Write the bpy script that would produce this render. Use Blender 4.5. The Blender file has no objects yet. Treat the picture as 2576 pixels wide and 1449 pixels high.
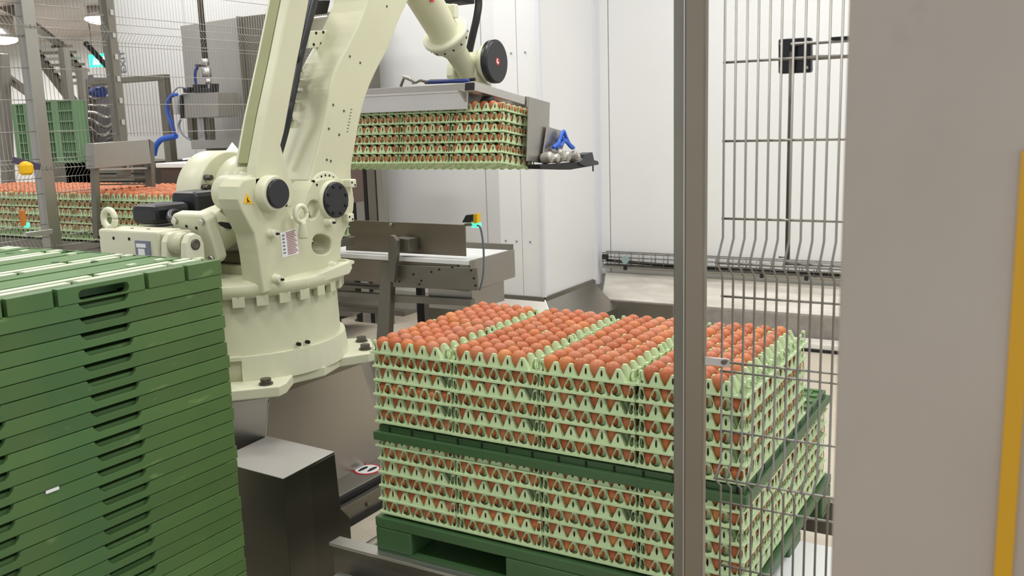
import bpy, math, random
from mathutils import Vector, Matrix
random.seed(7)
S = bpy.context.scene
COL = S.collection
R_ = math.radians

# ------------------------------------------------------------------ camera
FPX = 2350.0
CAM = Vector((1.851, -2.241, 1.600))
CR = Vector((0.86307432, 0.50414477, -0.03067216))
CU = Vector((-0.06327224, 0.16816921, 0.98372544))
CF = Vector((-0.50109814, 0.84708746, -0.17704089))
cd = bpy.data.cameras.new('camera'); cam = bpy.data.objects.new('camera', cd); COL.objects.link(cam)
M = Matrix.Identity(4)
for i in range(3):
    M[i][0] = CR[i]; M[i][1] = CU[i]; M[i][2] = -CF[i]; M[i][3] = CAM[i]
cam.matrix_world = M
cd.sensor_fit = 'HORIZONTAL'; cd.sensor_width = 36.0; cd.lens = 36.0 * FPX / 2576
cd.clip_start = 0.05; cd.clip_end = 80
cd.dof.use_dof = True; cd.dof.focus_distance = 3.4; cd.dof.aperture_fstop = 7.5
S.camera = cam

# ------------------------------------------------------------------ light
W = bpy.data.worlds.new('world'); S.world = W; W.use_nodes = True
W.node_tree.nodes['Background'].inputs[0].default_value = (0.90, 0.95, 1.0, 1)
W.node_tree.nodes['Background'].inputs[1].default_value = 0.95
S.view_settings.view_transform = 'Standard'; S.view_settings.look = 'None'
S.view_settings.gamma = 1; S.view_settings.use_curve_mapping = False
S.view_settings.exposure = 0.08
CEIL = 4.2
def area(name, x, y, z, sx, sy, power, col=(1, 0.995, 0.985)):
    l = bpy.data.lights.new(name, 'AREA'); l.shape = 'RECTANGLE'; l.size = sx; l.size_y = sy
    l.energy = power; l.color = col
    o = bpy.data.objects.new(name, l); o.location = (x, y, z); COL.objects.link(o); return o
LAMPS = [(-3.6, -1.2), (-0.4, -1.2), (2.4, -1.2), (-3.6, 1.4), (-0.4, 1.4), (2.4, 1.4), (-5.6, 3.2), (-2.2, 3.0), (1.0, 3.0)]
for i, (lx, ly) in enumerate(LAMPS):
    area('ceiling_lamp_light', lx, ly, CEIL - 0.16, 1.5, 0.25, 40)
area('annex_lamp_light', -9.5, 4.2, 2.85, 2.5, 0.6, 60)
area('annex_lamp_light', -12.0, 5.4, 2.85, 2.5, 0.6, 60)
area('annex_lamp_light', -9.0, 0.0, 2.85, 2.5, 0.6, 50)

# ------------------------------------------------------------------ helpers
def at(px, py, ax, v):
    """point seen at photo pixel (px,py) lying on the world plane ax = v"""
    d = CR * ((px - 1288) / FPX) - CU * ((py - 724.5) / FPX) + CF
    if ax == 'd': return CAM + d * v
    i = 'xyz'.index(ax); return CAM + d * ((v - CAM[i]) / d[i])
def tag(o, label=None, cat=None, group=None, kind=None):
    if label: o['label'] = label
    if cat: o['category'] = cat
    if group: o['group'] = group
    if kind: o['kind'] = kind
    return o
def empty(name, loc=(0, 0, 0), label=None, cat=None, group=None, mat=None):
    o = bpy.data.objects.new(name, None); COL.objects.link(o)
    if mat is not None: o.matrix_world = mat
    else: o.location = loc
    o.empty_display_size = 0.1
    return tag(o, label, cat, group)
def WM(p):
    return p.matrix_basis.copy() if p.parent is None else WM(p.parent) @ p.matrix_parent_inverse @ p.matrix_basis
def link(name, me, parent=None, loc=None):
    o = bpy.data.objects.new(name, me); COL.objects.link(o)
    if parent is not None:
        o.parent = parent
        wm = WM(parent)
        if loc is None: o.matrix_parent_inverse = wm.inverted()
    if loc is not None: o.location = loc
    return o
def basis(d):
    d = Vector(d).normalized(); a = Vector((0, 0, 1)) if abs(d.z) < 0.9 else Vector((1, 0, 0))
    u = d.cross(a).normalized(); return u, d.cross(u).normalized(), d
class MB:
    def __init__(s): s.v = []; s.f = []; s.sm = []
    def add(s, vs, fs, smooth=False):
        b = len(s.v); s.v += [tuple(q) for q in vs]
        for f in fs: s.f.append([b + i for i in f]); s.sm.append(smooth)
        return s
    def box(s, x0, x1, y0, y1, z0, z1):
        return s.add([(x0,y0,z0),(x1,y0,z0),(x1,y1,z0),(x0,y1,z0),(x0,y0,z1),(x1,y0,z1),(x1,y1,z1),(x0,y1,z1)],
                     [(0,3,2,1),(4,5,6,7),(0,1,5,4),(1,2,6,5),(2,3,7,6),(3,0,4,7)])
    def hexa(s, p):   # 8 points, bottom 4 ccw then top 4
        return s.add(p, [(0,3,2,1),(4,5,6,7),(0,1,5,4),(1,2,6,5),(2,3,7,6),(3,0,4,7)])
    def bar(s, a, b, w, h, up=(0, 0, 1)):
        a = Vector(a); b = Vector(b); d = (b - a).normalized(); up = Vector(up)
        if abs(d.dot(up)) > 0.98: up = Vector((1, 0, 0))
        r = d.cross(up).normalized(); u = r.cross(d).normalized()
        q = [(-1,-1),(1,-1),(1,1),(-1,1)]
        return s.hexa([a + r*(i*w/2) + u*(j*h/2) for i, j in q] + [b + r*(i*w/2) + u*(j*h/2) for i, j in q])
    def lathe(s, a, d, prof, n=32, smooth=True, cap=True):
        """prof: list of (distance along d, radius)"""
        a = Vector(a); u, v, w = basis(d); vs = []; fs = []
        for t, r in prof:
            for k in range(n):
                g = 2*math.pi*k/n; vs.append(a + w*t + u*(r*math.cos(g)) + v*(r*math.sin(g)))
        for j in range(len(prof)-1):
            for k in range(n):
                k2 = (k+1) % n; fs.append((j*n+k, j*n+k2, (j+1)*n+k2, (j+1)*n+k))
        s.add(vs, fs, smooth)
        if cap:
            m = len(prof)-1
            b = len(s.v) - len(vs)
            s.f.append([b + k for k in range(n)][::-1]); s.sm.append(False)
            s.f.append([b + m*n + k for k in range(n)]); s.sm.append(False)
        return s
    def cyl(s, a, b, r, n=24, r2=None):
        a = Vector(a); b = Vector(b); L = (b-a).length
        return s.lathe(a, b-a, [(0, r), (L, r if r2 is None else r2)], n)
    def tube(s, pts, r, n=8):
        pts = [Vector(p) for p in pts]; rings = []; pu = None
        for i, p in enumerate(pts):
            d = (pts[min(i+1, len(pts)-1)] - pts[max(i-1, 0)]).normalized()
            if pu is None: u, v, _ = basis(d)
            else:
                u = (pu - d*pu.dot(d)).normalized(); v = d.cross(u)
            pu = u
            rings += [p + u*(r*math.cos(2*math.pi*k/n)) + v*(r*math.sin(2*math.pi*k/n)) for k in range(n)]
        fs = [(j*n+k, j*n+(k+1) % n, (j+1)*n+(k+1) % n, (j+1)*n+k) for j in range(len(pts)-1) for k in range(n)]
        s.add(rings, fs, True)
        b = len(s.v) - len(rings)
        s.f.append([b+k for k in range(n)][::-1]); s.sm.append(False)
        s.f.append([b+(len(pts)-1)*n+k for k in range(n)]); s.sm.append(False)
        return s
    def prism(s, poly, ax, lo, hi):
        """poly 2d in the two other axes (cyclic order), extruded along ax"""
        n = len(poly)
        def P(a, b, c): return {'x': (c, a, b), 'y': (a, c, b), 'z': (a, b, c)}[ax]
        vs = [P(a, b, lo) for a, b in poly] + [P(a, b, hi) for a, b in poly]
        return s.add(vs, [tuple(range(n))[::-1], tuple(range(n, 2*n))] + [(i, (i+1) % n, n+(i+1) % n, n+i) for i in range(n)])
    def mesh(s, name, mat):
        me = bpy.data.meshes.new(name); me.from_pydata(s.v, [], s.f)
        me.polygons.foreach_set('use_smooth', s.sm); me.materials.append(mat)
        import bmesh
        bm = bmesh.new(); bm.from_mesh(me); bmesh.ops.recalc_face_normals(bm, faces=bm.faces); bm.to_mesh(me); bm.free()
        me.update(); return me
    def build(s, name, mat, parent=None, bevel=0, loc=None, M=None):
        if M is not None: s.v = [tuple(M @ Vector(q)) for q in s.v]
        o = link(name, s.mesh(name, mat), parent, loc)
        if bevel:
            b = o.modifiers.new('bevel', 'BEVEL'); b.width = bevel; b.segments = 2; b.limit_method = 'ANGLE'; b.angle_limit = R_(35)
        return o
def plate(name, outer, holes, ax, lo, hi, mat, parent=None, bevel=0.0, M=None, cyc=True):
    """flat casting: 2d outline with holes (curve fill), given thickness, rounded rim"""
    cu = bpy.data.curves.new(name, 'CURVE'); cu.dimensions = '2D'; cu.fill_mode = 'BOTH'
    t = abs(hi - lo)/2; cu.extrude = max(t - bevel, 1e-4); cu.bevel_depth = bevel; cu.bevel_resolution = 2; cu.offset = -bevel
    for poly in [outer] + list(holes):
        sp = cu.splines.new('POLY'); sp.points.add(len(poly)-1); sp.use_cyclic_u = True
        for i, (a, b) in enumerate(poly): sp.points[i].co = (a, b, 0, 1)
    ob = bpy.data.objects.new(name, cu); COL.objects.link(ob)
    bpy.context.view_layer.update()
    me = bpy.data.meshes.new_from_object(ob.evaluated_get(bpy.context.evaluated_depsgraph_get()))
    bpy.data.objects.remove(ob); bpy.data.curves.remove(cu)
    mid = (lo + hi)/2
    for v in me.vertices:
        a, b, c = v.co
        p = Vector({'x': (mid + c, a, b), 'y': (a, mid - c, b), 'z': (a, b, mid + c)}[ax])
        v.co = M @ p if M is not None else p
    me.materials.clear(); me.materials.append(mat)
    me.name = name
    for p in me.polygons: p.use_smooth = False
    return link(name, me, parent)
def circ(cy, cz, r, n=28, rz=None):
    rz = rz or r
    return [(cy + r*math.cos(2*math.pi*k/n), cz + rz*math.sin(2*math.pi*k/n)) for k in range(n)]
def smooth_poly(P, it=2):
    for _ in range(it):
        Q = []
        for i in range(len(P)):
            a = P[i]; b = P[(i+1) % len(P)]
            Q += [(a[0]*.75+b[0]*.25, a[1]*.75+b[1]*.25), (a[0]*.25+b[0]*.75, a[1]*.25+b[1]*.75)]
        P = Q
    return P
def yz(pts, X): return [tuple(at(px, py, 'x', X))[1:] for px, py in pts]
def xz(pts, Y): return [(at(px, py, 'y', Y).x, at(px, py, 'y', Y).z) for px, py in pts]
def catmull(P, n=6):
    P = [Vector(p) for p in P]; out = []
    for i in range(len(P)-1):
        a = P[max(i-1, 0)]; b = P[i]; c = P[i+1]; d = P[min(i+2, len(P)-1)]
        for k in range(n):
            t = k/n; out.append(0.5*((2*b) + (c-a)*t + (2*a-5*b+4*c-d)*t*t + (3*b-a-3*c+d)*t**3))
    out.append(P[-1]); return out

# ------------------------------------------------------------------ materials
def srgb(r, g, b): return tuple(((c/255)/12.92 if c/255 <= .04045 else ((c/255+.055)/1.055)**2.4) for c in (r, g, b)) + (1,)
def mat(name, col, rough=0.5, metal=0.0, spec=0.5, noise=0, nscale=8.0, ncol=None, bump=0, bscale=60, stretch=None, emit=None, estr=0, rand=0):
    m = bpy.data.materials.new(name); m.use_nodes = True; nt = m.node_tree; b = nt.nodes['Principled BSDF']
    N = nt.nodes.new; L = nt.links.new
    b.inputs['Base Color'].default_value = col; b.inputs['Roughness'].default_value = rough
    b.inputs['Metallic'].default_value = metal; b.inputs['Specular IOR Level'].default_value = spec
    if emit: b.inputs['Emission Color'].default_value = emit; b.inputs['Emission Strength'].default_value = estr
    tc = N('ShaderNodeTexCoord'); src = tc.outputs['Object']
    if stretch:
        mp = N('ShaderNodeMapping'); mp.inputs['Scale'].default_value = stretch; L(src, mp.inputs[0]); src = mp.outputs[0]
    out = None
    if noise:
        n = N('ShaderNodeTexNoise'); n.inputs['Scale'].default_value = nscale; n.inputs['Detail'].default_value = 5
        L(src, n.inputs['Vector'])
        rp = N('ShaderNodeValToRGB'); rp.color_ramp.elements[0].position = 0.35; rp.color_ramp.elements[1].position = 0.68
        nc = ncol or tuple(c*(1-noise) for c in col[:3]) + (1,)
        rp.color_ramp.elements[0].color = col; rp.color_ramp.elements[1].color = nc
        L(n.outputs['Fac'], rp.inputs[0]); out = rp.outputs[0]; L(out, b.inputs['Base Color'])
        ma = N('ShaderNodeMapRange'); ma.inputs[3].default_value = rough*0.85; ma.inputs[4].default_value = min(1, rough*1.2)
        L(n.outputs['Fac'], ma.inputs[0]); L(ma.outputs[0], b.inputs['Roughness'])
    if rand:
        oi = N('ShaderNodeObjectInfo'); hs = N('ShaderNodeHueSaturation')
        mr = N('ShaderNodeMapRange'); mr.inputs[3].default_value = 1-rand; mr.inputs[4].default_value = 1+rand
        L(oi.outputs['Random'], mr.inputs[0]); L(mr.outputs[0], hs.inputs['Value'])
        if out: L(out, hs.inputs['Color'])
        else: hs.inputs['Color'].default_value = col
        L(hs.outputs[0], b.inputs['Base Color'])
    if bump:
        n2 = N('ShaderNodeTexNoise'); n2.inputs['Scale'].default_value = bscale; n2.inputs['Detail'].default_value = 3
        L(src, n2.inputs['Vector']); bp = N('ShaderNodeBump'); bp.inputs['Strength'].default_value = bump; bp.inputs['Distance'].default_value = 0.004
        L(n2.outputs['Fac'], bp.inputs['Height']); L(bp.outputs[0], b.inputs['Normal'])
    return m
CREAM = mat('cream_paint', srgb(205, 205, 174), 0.36, spec=0.45, noise=.06, nscale=3)
CREAM2 = mat('cream_paint_light', srgb(217, 217, 190), 0.40, noise=.05, nscale=3)
OLIVE = mat('cream_shaded_olive', srgb(150, 152, 108), 0.5, noise=.06)  # cream paint darkened to olive for shaded, recessed faces
STEEL = mat('brushed_steel', srgb(172, 168, 160), 0.36, metal=.92, noise=.12, nscale=2.2, bump=.12, bscale=6, stretch=(1, 1, .06))
STEELH = mat('brushed_steel_along', srgb(160, 157, 150), 0.36, metal=.9, noise=.16, nscale=2.5, bump=.10, bscale=5, stretch=(.1, .1, 1))
STEELD = mat('dark_steel', srgb(136, 132, 121), 0.45, metal=.8, noise=.2, nscale=3)
WARMS = mat('warm_steel', srgb(136, 127, 112), 0.42, metal=.6, noise=.15, nscale=2)
GUARD = mat('guard_steel_shaded', srgb(104, 103, 94), 0.32, metal=.9, noise=.2, nscale=1.5)  # darker steel, shade of the guard box sides put into the colour
GUARD_LIT = mat('guard_steel_lit', srgb(198, 194, 188), 0.5, metal=.45, noise=.1, nscale=3)  # lighter copy of the guard steel, for the light on its top
STEELL = mat('bright_steel', srgb(200, 197, 192), 0.34, metal=.85, noise=.08, nscale=3)
PANEL = mat('smudged_steel', srgb(186, 175, 163), 0.5, metal=.45, noise=.13, nscale=2.6)
WIRE = mat('fence_wire', srgb(150, 148, 140), 0.38, metal=.75)
WIRED = mat('grey_fence_wire', srgb(165, 162, 156), 0.45, metal=.5)
BLACK = mat('black_plastic', srgb(28, 29, 33), 0.38)
BLACKM = mat('matt_black', srgb(20, 20, 22), 0.6)
HOLE = mat('dark_hollow_black', srgb(16, 16, 14), 0.8)
GREEN = mat('green_plastic', srgb(86, 112, 62), 0.42, spec=.4, noise=.22, nscale=3.5, ncol=srgb(68, 106, 62), bump=.05, bscale=90, rand=.13)
GREEND = mat('dark_green_plastic', srgb(66, 100, 60), 0.42, noise=.15, nscale=4)
GREENT = mat('green_plastic_top', srgb(88, 124, 70), 0.55, spec=.3, noise=.1, nscale=6)
GREENL = mat('pale_worn_green', srgb(206, 218, 186), 0.35, noise=.15, nscale=9)
TRAY = mat('pale_green_tray', srgb(194, 214, 168), 0.45, spec=.4, rand=.05)
WALL = mat('white_wall_panel', srgb(232, 232, 230), 0.45, noise=.03, nscale=1.2)
WALLB = mat('white_wall_shade', srgb(222, 222, 226), 0.45, noise=.03, nscale=1.2)
CEILM = mat('ceiling_panel', srgb(196, 186, 180), 0.5, noise=.04)
CONC = mat('grey_concrete', srgb(150, 143, 134), 0.8, noise=.25, nscale=14, bump=.3, bscale=40)
PAINTW = mat('worn_white_paint', srgb(240, 236, 227), 0.55, noise=.16, nscale=9, ncol=srgb(212, 206, 194), stretch=(.4, 1, 2))
WHITEB = mat('white_belt', srgb(245, 245, 245), 0.35)
YEL = mat('yellow_paint', srgb(214, 160, 10), 0.45)
YELS = mat('yellow_plastic', srgb(245, 190, 10), 0.4)
BLUE = mat('blue_hose', srgb(35, 95, 200), 0.35)
BLUED = mat('dark_blue', srgb(40, 60, 130), 0.4)
WHITE = mat('white_label', srgb(236, 236, 238), 0.5)
RED = mat('red_print', srgb(190, 40, 40), 0.5)
REDP = mat('red_line_print', srgb(165, 110, 110), 0.6)
GREYP = mat('grey_print', srgb(120, 125, 140), 0.6)
LEDG = mat('green_led', srgb(60, 230, 140), 0.4, emit=srgb(60, 240, 150), estr=2.2)
EXITM = mat('exit_sign_face', srgb(20, 220, 170), 0.4, emit=srgb(20, 225, 175), estr=1.6)
LAMP = mat('lamp_diffuser', (1, 1, 1, 1), 0.4, emit=(1, .98, .95, 1), estr=5)
BRONZE = mat('bolt_dark_metal', srgb(105, 100, 92), 0.4, metal=.8)
CRUMP = mat('silver_film', srgb(190, 185, 175), 0.35, metal=.5, noise=.4, nscale=20, bump=.5, bscale=40)
def floor_mat():
    m = mat('speckled_floor', srgb(205, 193, 172), 0.5); nt = m.node_tree; b = nt.nodes['Principled BSDF']
    tc = nt.nodes['Texture Coordinate']
    v = nt.nodes.new('ShaderNodeTexVoronoi'); v.inputs['Scale'].default_value = 55
    r = nt.nodes.new('ShaderNodeValToRGB'); e = r.color_ramp.elements
    e[0].position = .0; e[0].color = srgb(150, 128, 104); e[1].position = .22; e[1].color = srgb(212, 201, 182)
    n = nt.nodes.new('ShaderNodeTexNoise'); n.inputs['Scale'].default_value = 1.5
    mx = nt.nodes.new('ShaderNodeMixRGB'); mx.blend_type = 'MULTIPLY'; mx.inputs[0].default_value = .35
    nt.links.new(tc.outputs['Object'], v.inputs['Vector']); nt.links.new(tc.outputs['Object'], n.inputs['Vector'])
    nt.links.new(v.outputs['Distance'], r.inputs[0]); nt.links.new(r.outputs[0], mx.inputs[1]); nt.links.new(n.outputs['Fac'], mx.inputs[2])
    nt.links.new(mx.outputs[0], b.inputs['Base Color']); return m
FLOORM = floor_mat()
def egg_mat(name, per):
    m = mat(name, srgb(214, 128, 86), 0.42, spec=.4); nt = m.node_tree; b = nt.nodes['Principled BSDF']
    if per == 'object': src = nt.nodes.new('ShaderNodeObjectInfo').outputs['Random']
    else: src = nt.nodes.new('ShaderNodeNewGeometry').outputs['Random Per Island']
    r = nt.nodes.new('ShaderNodeValToRGB'); el = r.color_ramp.elements
    el[0].position = 0; el[0].color = srgb(180, 98, 58); el[1].position = 1; el[1].color = srgb(214, 138, 78)
    for p, c in ((.3, srgb(196, 110, 66)), (.55, srgb(192, 116, 78)), (.8, srgb(204, 120, 64)), (.93, srgb(194, 122, 94))):
        e = el.new(p); e.color = c
    n = nt.nodes.new('ShaderNodeTexNoise'); n.inputs['Scale'].default_value = 90; tc = nt.nodes['Texture Coordinate']
    nt.links.new(tc.outputs['Object'], n.inputs['Vector'])
    mx = nt.nodes.new('ShaderNodeMixRGB'); mx.blend_type = 'MULTIPLY'; mx.inputs[0].default_value = .12
    nt.links.new(src, r.inputs[0]); nt.links.new(r.outputs[0], mx.inputs[1]); nt.links.new(n.outputs['Fac'], mx.inputs[2])
    nt.links.new(mx.outputs[0], b.inputs['Base Color'])
    b.inputs['Subsurface Weight'].default_value = 0.0
    return m
EGG = egg_mat('brown_eggshell', 'object'); EGGS = egg_mat('brown_eggshell_pile', 'island')

def scuffs(m, col, scale=22, th=.70, fac=.5, stretch=(1, 1, 3)):
    nt = m.node_tree; b = nt.nodes['Principled BSDF']; N = nt.nodes.new; L = nt.links.new
    src = b.inputs['Base Color'].links[0].from_socket
    mp = N('ShaderNodeMapping'); mp.inputs['Scale'].default_value = stretch; L(nt.nodes['Texture Coordinate'].outputs['Object'], mp.inputs[0])
    oi = N('ShaderNodeObjectInfo'); ad = N('ShaderNodeVectorMath'); ad.operation = 'ADD'
    cx_ = N('ShaderNodeCombineXYZ'); mu = N('ShaderNodeMath'); mu.operation = 'MULTIPLY'; mu.inputs[1].default_value = 37.0
    L(oi.outputs['Random'], mu.inputs[0]); L(mu.outputs[0], cx_.inputs[1]); L(mp.outputs[0], ad.inputs[0]); L(cx_.outputs[0], ad.inputs[1])
    n = N('ShaderNodeTexNoise'); n.inputs['Scale'].default_value = scale; n.inputs['Detail'].default_value = 6; L(ad.outputs[0], n.inputs['Vector'])
    r = N('ShaderNodeValToRGB'); r.color_ramp.elements[0].position = th; r.color_ramp.elements[0].color = (0, 0, 0, 1); r.color_ramp.elements[1].position = th+.08; r.color_ramp.elements[1].color = (fac, fac, fac, 1)
    L(n.outputs['Fac'], r.inputs[0]); mx = N('ShaderNodeMixRGB'); L(r.outputs[0], mx.inputs[0]); L(src, mx.inputs[1]); mx.inputs[2].default_value = col
    L(mx.outputs[0], b.inputs['Base Color'])
scuffs(GREEN, srgb(128, 150, 96), 16, .66, .55, (1, .6, 2.2))
scuffs(PANEL, srgb(140, 132, 124), 7, .66, .3, (1, 1, .8))
# ------------------------------------------------------------------ room
def struct(name, mb, m, bevel=0, label=None):
    o = mb.build(name, m, bevel=bevel); o['kind'] = 'structure'
    if label: o['label'] = label
    return o
WY = 4.4
fl = struct('floor', MB().box(-16, 6, -6, 14, -.1, 0), FLOORM)
struct('ceiling', MB().box(-6.9, 6, -6, 4.6, CEIL, CEIL+.1), CEILM)
struct('ceiling', MB().box(-16, -6.9, -6, 7.1, 3.0, 3.1), CEILM)
wb = struct('wall_back', MB().box(-6.9, 4.2, WY+.02, WY+.2, 0, CEIL), WALL)
xs = [-6.9 + 1.15*k for k in range(5)] + [-1.6, -1.17, 1.1, 2.6, 4.2]      # insulated wall panels with narrow joints
for x, x2 in zip(xs[:-1], xs[1:]):
    MB().box(x+.004, x2-.004, WY, WY+.03, .38, CEIL).build('panel', WALL, wb, bevel=.003)
struct('wall_annex', MB().box(-16, -6.7, 6.9, 7.1, 0, 3.0), WALL)
struct('wall_left', MB().box(-16.2, -16, -6, 7.1, 0, 3.0), WALL)
struct('wall_divider', MB().box(-6.9, -6.7, WY+.2, 6.9, 0, 3.0), WALL)
struct('wall_upper', MB().box(-6.95, -6.9, -6, 14, 3.0, CEIL), WALLB)
# projecting white pillar
pil = struct('wall_pillar', MB().box(-1.60, -1.26, 3.47, WY, 0.342, CEIL), WALL, bevel=.004)
for z0, z1 in ((.31, CEIL),):
    MB().box(-1.605, -1.43, 3.462, 3.47, z0, z1).build('panel', WALL, pil, bevel=.002)
    MB().box(-1.425, -1.26, 3.462, 3.47, z0, z1).build('panel', WALL, pil, bevel=.002)
MB().box(-1.27, -1.245, 3.45, 3.48, .31, CEIL).build('corner_profile', WALLB, pil)
MB().box(-1.26, -1.24, WY-.09, WY, .31, CEIL).build('corner_profile', WALLB, pil)
rv = MB()
for z in (.75, 1.38, 2.05):
    for xx in (-1.56, -1.47, -1.36): rv.cyl((xx, 3.455, z), (xx, 3.463, z), .006, 8)
rv.build('rivet', GREYP, pil)
# concrete kerb along the back wall, worn white step on it
struct('trim_1', MB().box(-1.22, 4.2, 4.25, WY+.02, 0, .205), CONC, bevel=.01)
stp = MB(); stp.prism([(4.27, .205), (WY+.01, .205), (WY+.01, .40), (WY-.04, .40), (WY-.05, .35), (4.30, .245)], 'x', -1.2, 4.2)
struct('trim_2', stp, PAINTW, bevel=.006)
struct('baseboard_back', MB().box(-1.2, 4.2, WY-.025, WY+.01, .345, .385), WALLB, bevel=.005)
# sloped stainless skirting round the pillar foot and along the wall to the left
sk = MB()
zt, zb, off = .345, .0, .20
def skirt(a, b, na, nb, z1=.34, z0=.15):
    a = Vector(a); b = Vector(b); na = Vector(na); nb = Vector(nb)
    return [Vector((a.x, a.y, z1)), Vector((b.x, b.y, z1)), Vector((b.x+nb.x, b.y+nb.y, z0)), Vector((a.x+na.x, a.y+na.y, z0))]
F1 = skirt((-1.62, 3.45), (-1.25, 3.45), (-.02, -.20), (.20, -.20))
F2 = skirt((-1.25, 3.45), (-1.25, 4.25), (.20, -.20), (.20, 0))
for q in (F1, F2):
    b = len(sk.v); sk.add(q, [(0, 1, 2, 3)]); lo = [Vector((p.x, p.y, 0)) for p in (q[2], q[3])]
    sk.add([q[3], q[2], lo[0], lo[1]], [(0, 1, 2, 3)])
    sk.add([q[0], q[1], q[1]+Vector((0, 0, -.3)), q[0]+Vector((0, 0, -.3))], [(0, 1, 2, 3)])
sko = sk.build('skirting', STEEL); tag(sko, 'sloped stainless skirting wrapped round the foot of the white pillar', 'skirting')
e = MB(); e.bar(F1[0]+Vector((0,0,.005)), F1[1]+Vector((0,0,.005)), .02, .03).bar(F2[0]+Vector((0,0,.005)), F2[1]+Vector((0,0,.005)), .02, .03)
e.build('top_edge', STEELD, sko)
e = MB(); e.bar(F1[1], F1[2], .008, .008); e.build('corner_seam', WHITEB, sko)
e = MB(); e.box(-1.1, -1.09, 4.235, 4.25, 0, .2).box(-1.2, -.6, 4.244, 4.25, 0, .2)
e.build('kerb_plate', STEELD, sko)
# cable tray on the back wall
ct = empty('cable_tray', (0, 4.35, .45), 'galvanised wire mesh cable tray fixed along the white wall above the kerb', 'cable tray')
cw = MB()
for zz, yy in ((.565, 4.31), (.535, 4.30), (.50, 4.30), (.565, 4.385), (.47, 4.32), (.47, 4.36)):
    cw.tube([(-1.2, yy, zz), (2.5, yy, zz)], .0035, 6)
cw.build('long_wire', STEELD, ct)
for k in range(37):
    xx = -1.19 + k*.1
    MB().tube([(xx, 4.385, .567), (xx, 4.385, .47), (xx, 4.30, .47), (xx, 4.30, .567)], .003, 6).build('cross_wire', STEELD, ct)
MB().box(-1.2, 2.5, 4.30, 4.39, .446, .462).build('rail', STEEL, ct, bevel=.002)
for xx in (-1.0, -.55, .05, .36, .66, 1.1):
    MB().box(xx-.012, xx+.012, 4.285, 4.3, .44, .47).build('clip', BLACKM, ct)
o = MB().cyl((-1.0, 4.29, .52), (-1.0, 4.31, .52), .03, 20).build('disc', mat('pale_disc', srgb(150, 170, 170), .5), ct)
o = MB().box(-1.19, -1.15, 4.28, 4.32, .515, .555).build('end_clamp', BLACK, ct, bevel=.003)
cb = MB().tube(catmull([(-1.18, 4.34, .5), (-.6, 4.35, .485), (0, 4.34, .49), (1, 4.35, .485), (2.4, 4.34, .49)]), .012, 8).build('cable', BLACKM)
tag(cb, 'dark cable lying in the wire mesh cable tray', 'cable')
# white low rail on the floor in front of the kerb
g = MB().box(-.6, 3, 4.05, 4.12, 0, .055).box(-.6, 3, 4.15, 4.22, 0, .05); o = g.build('floor_rail', PAINTW, bevel=.004)
tag(o, 'low white painted floor rail in front of the concrete kerb', 'rail')
MB().box(-.6, 3, 4.03, 4.05, 0, .02).build('black_edge', BLACKM, o)

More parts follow.
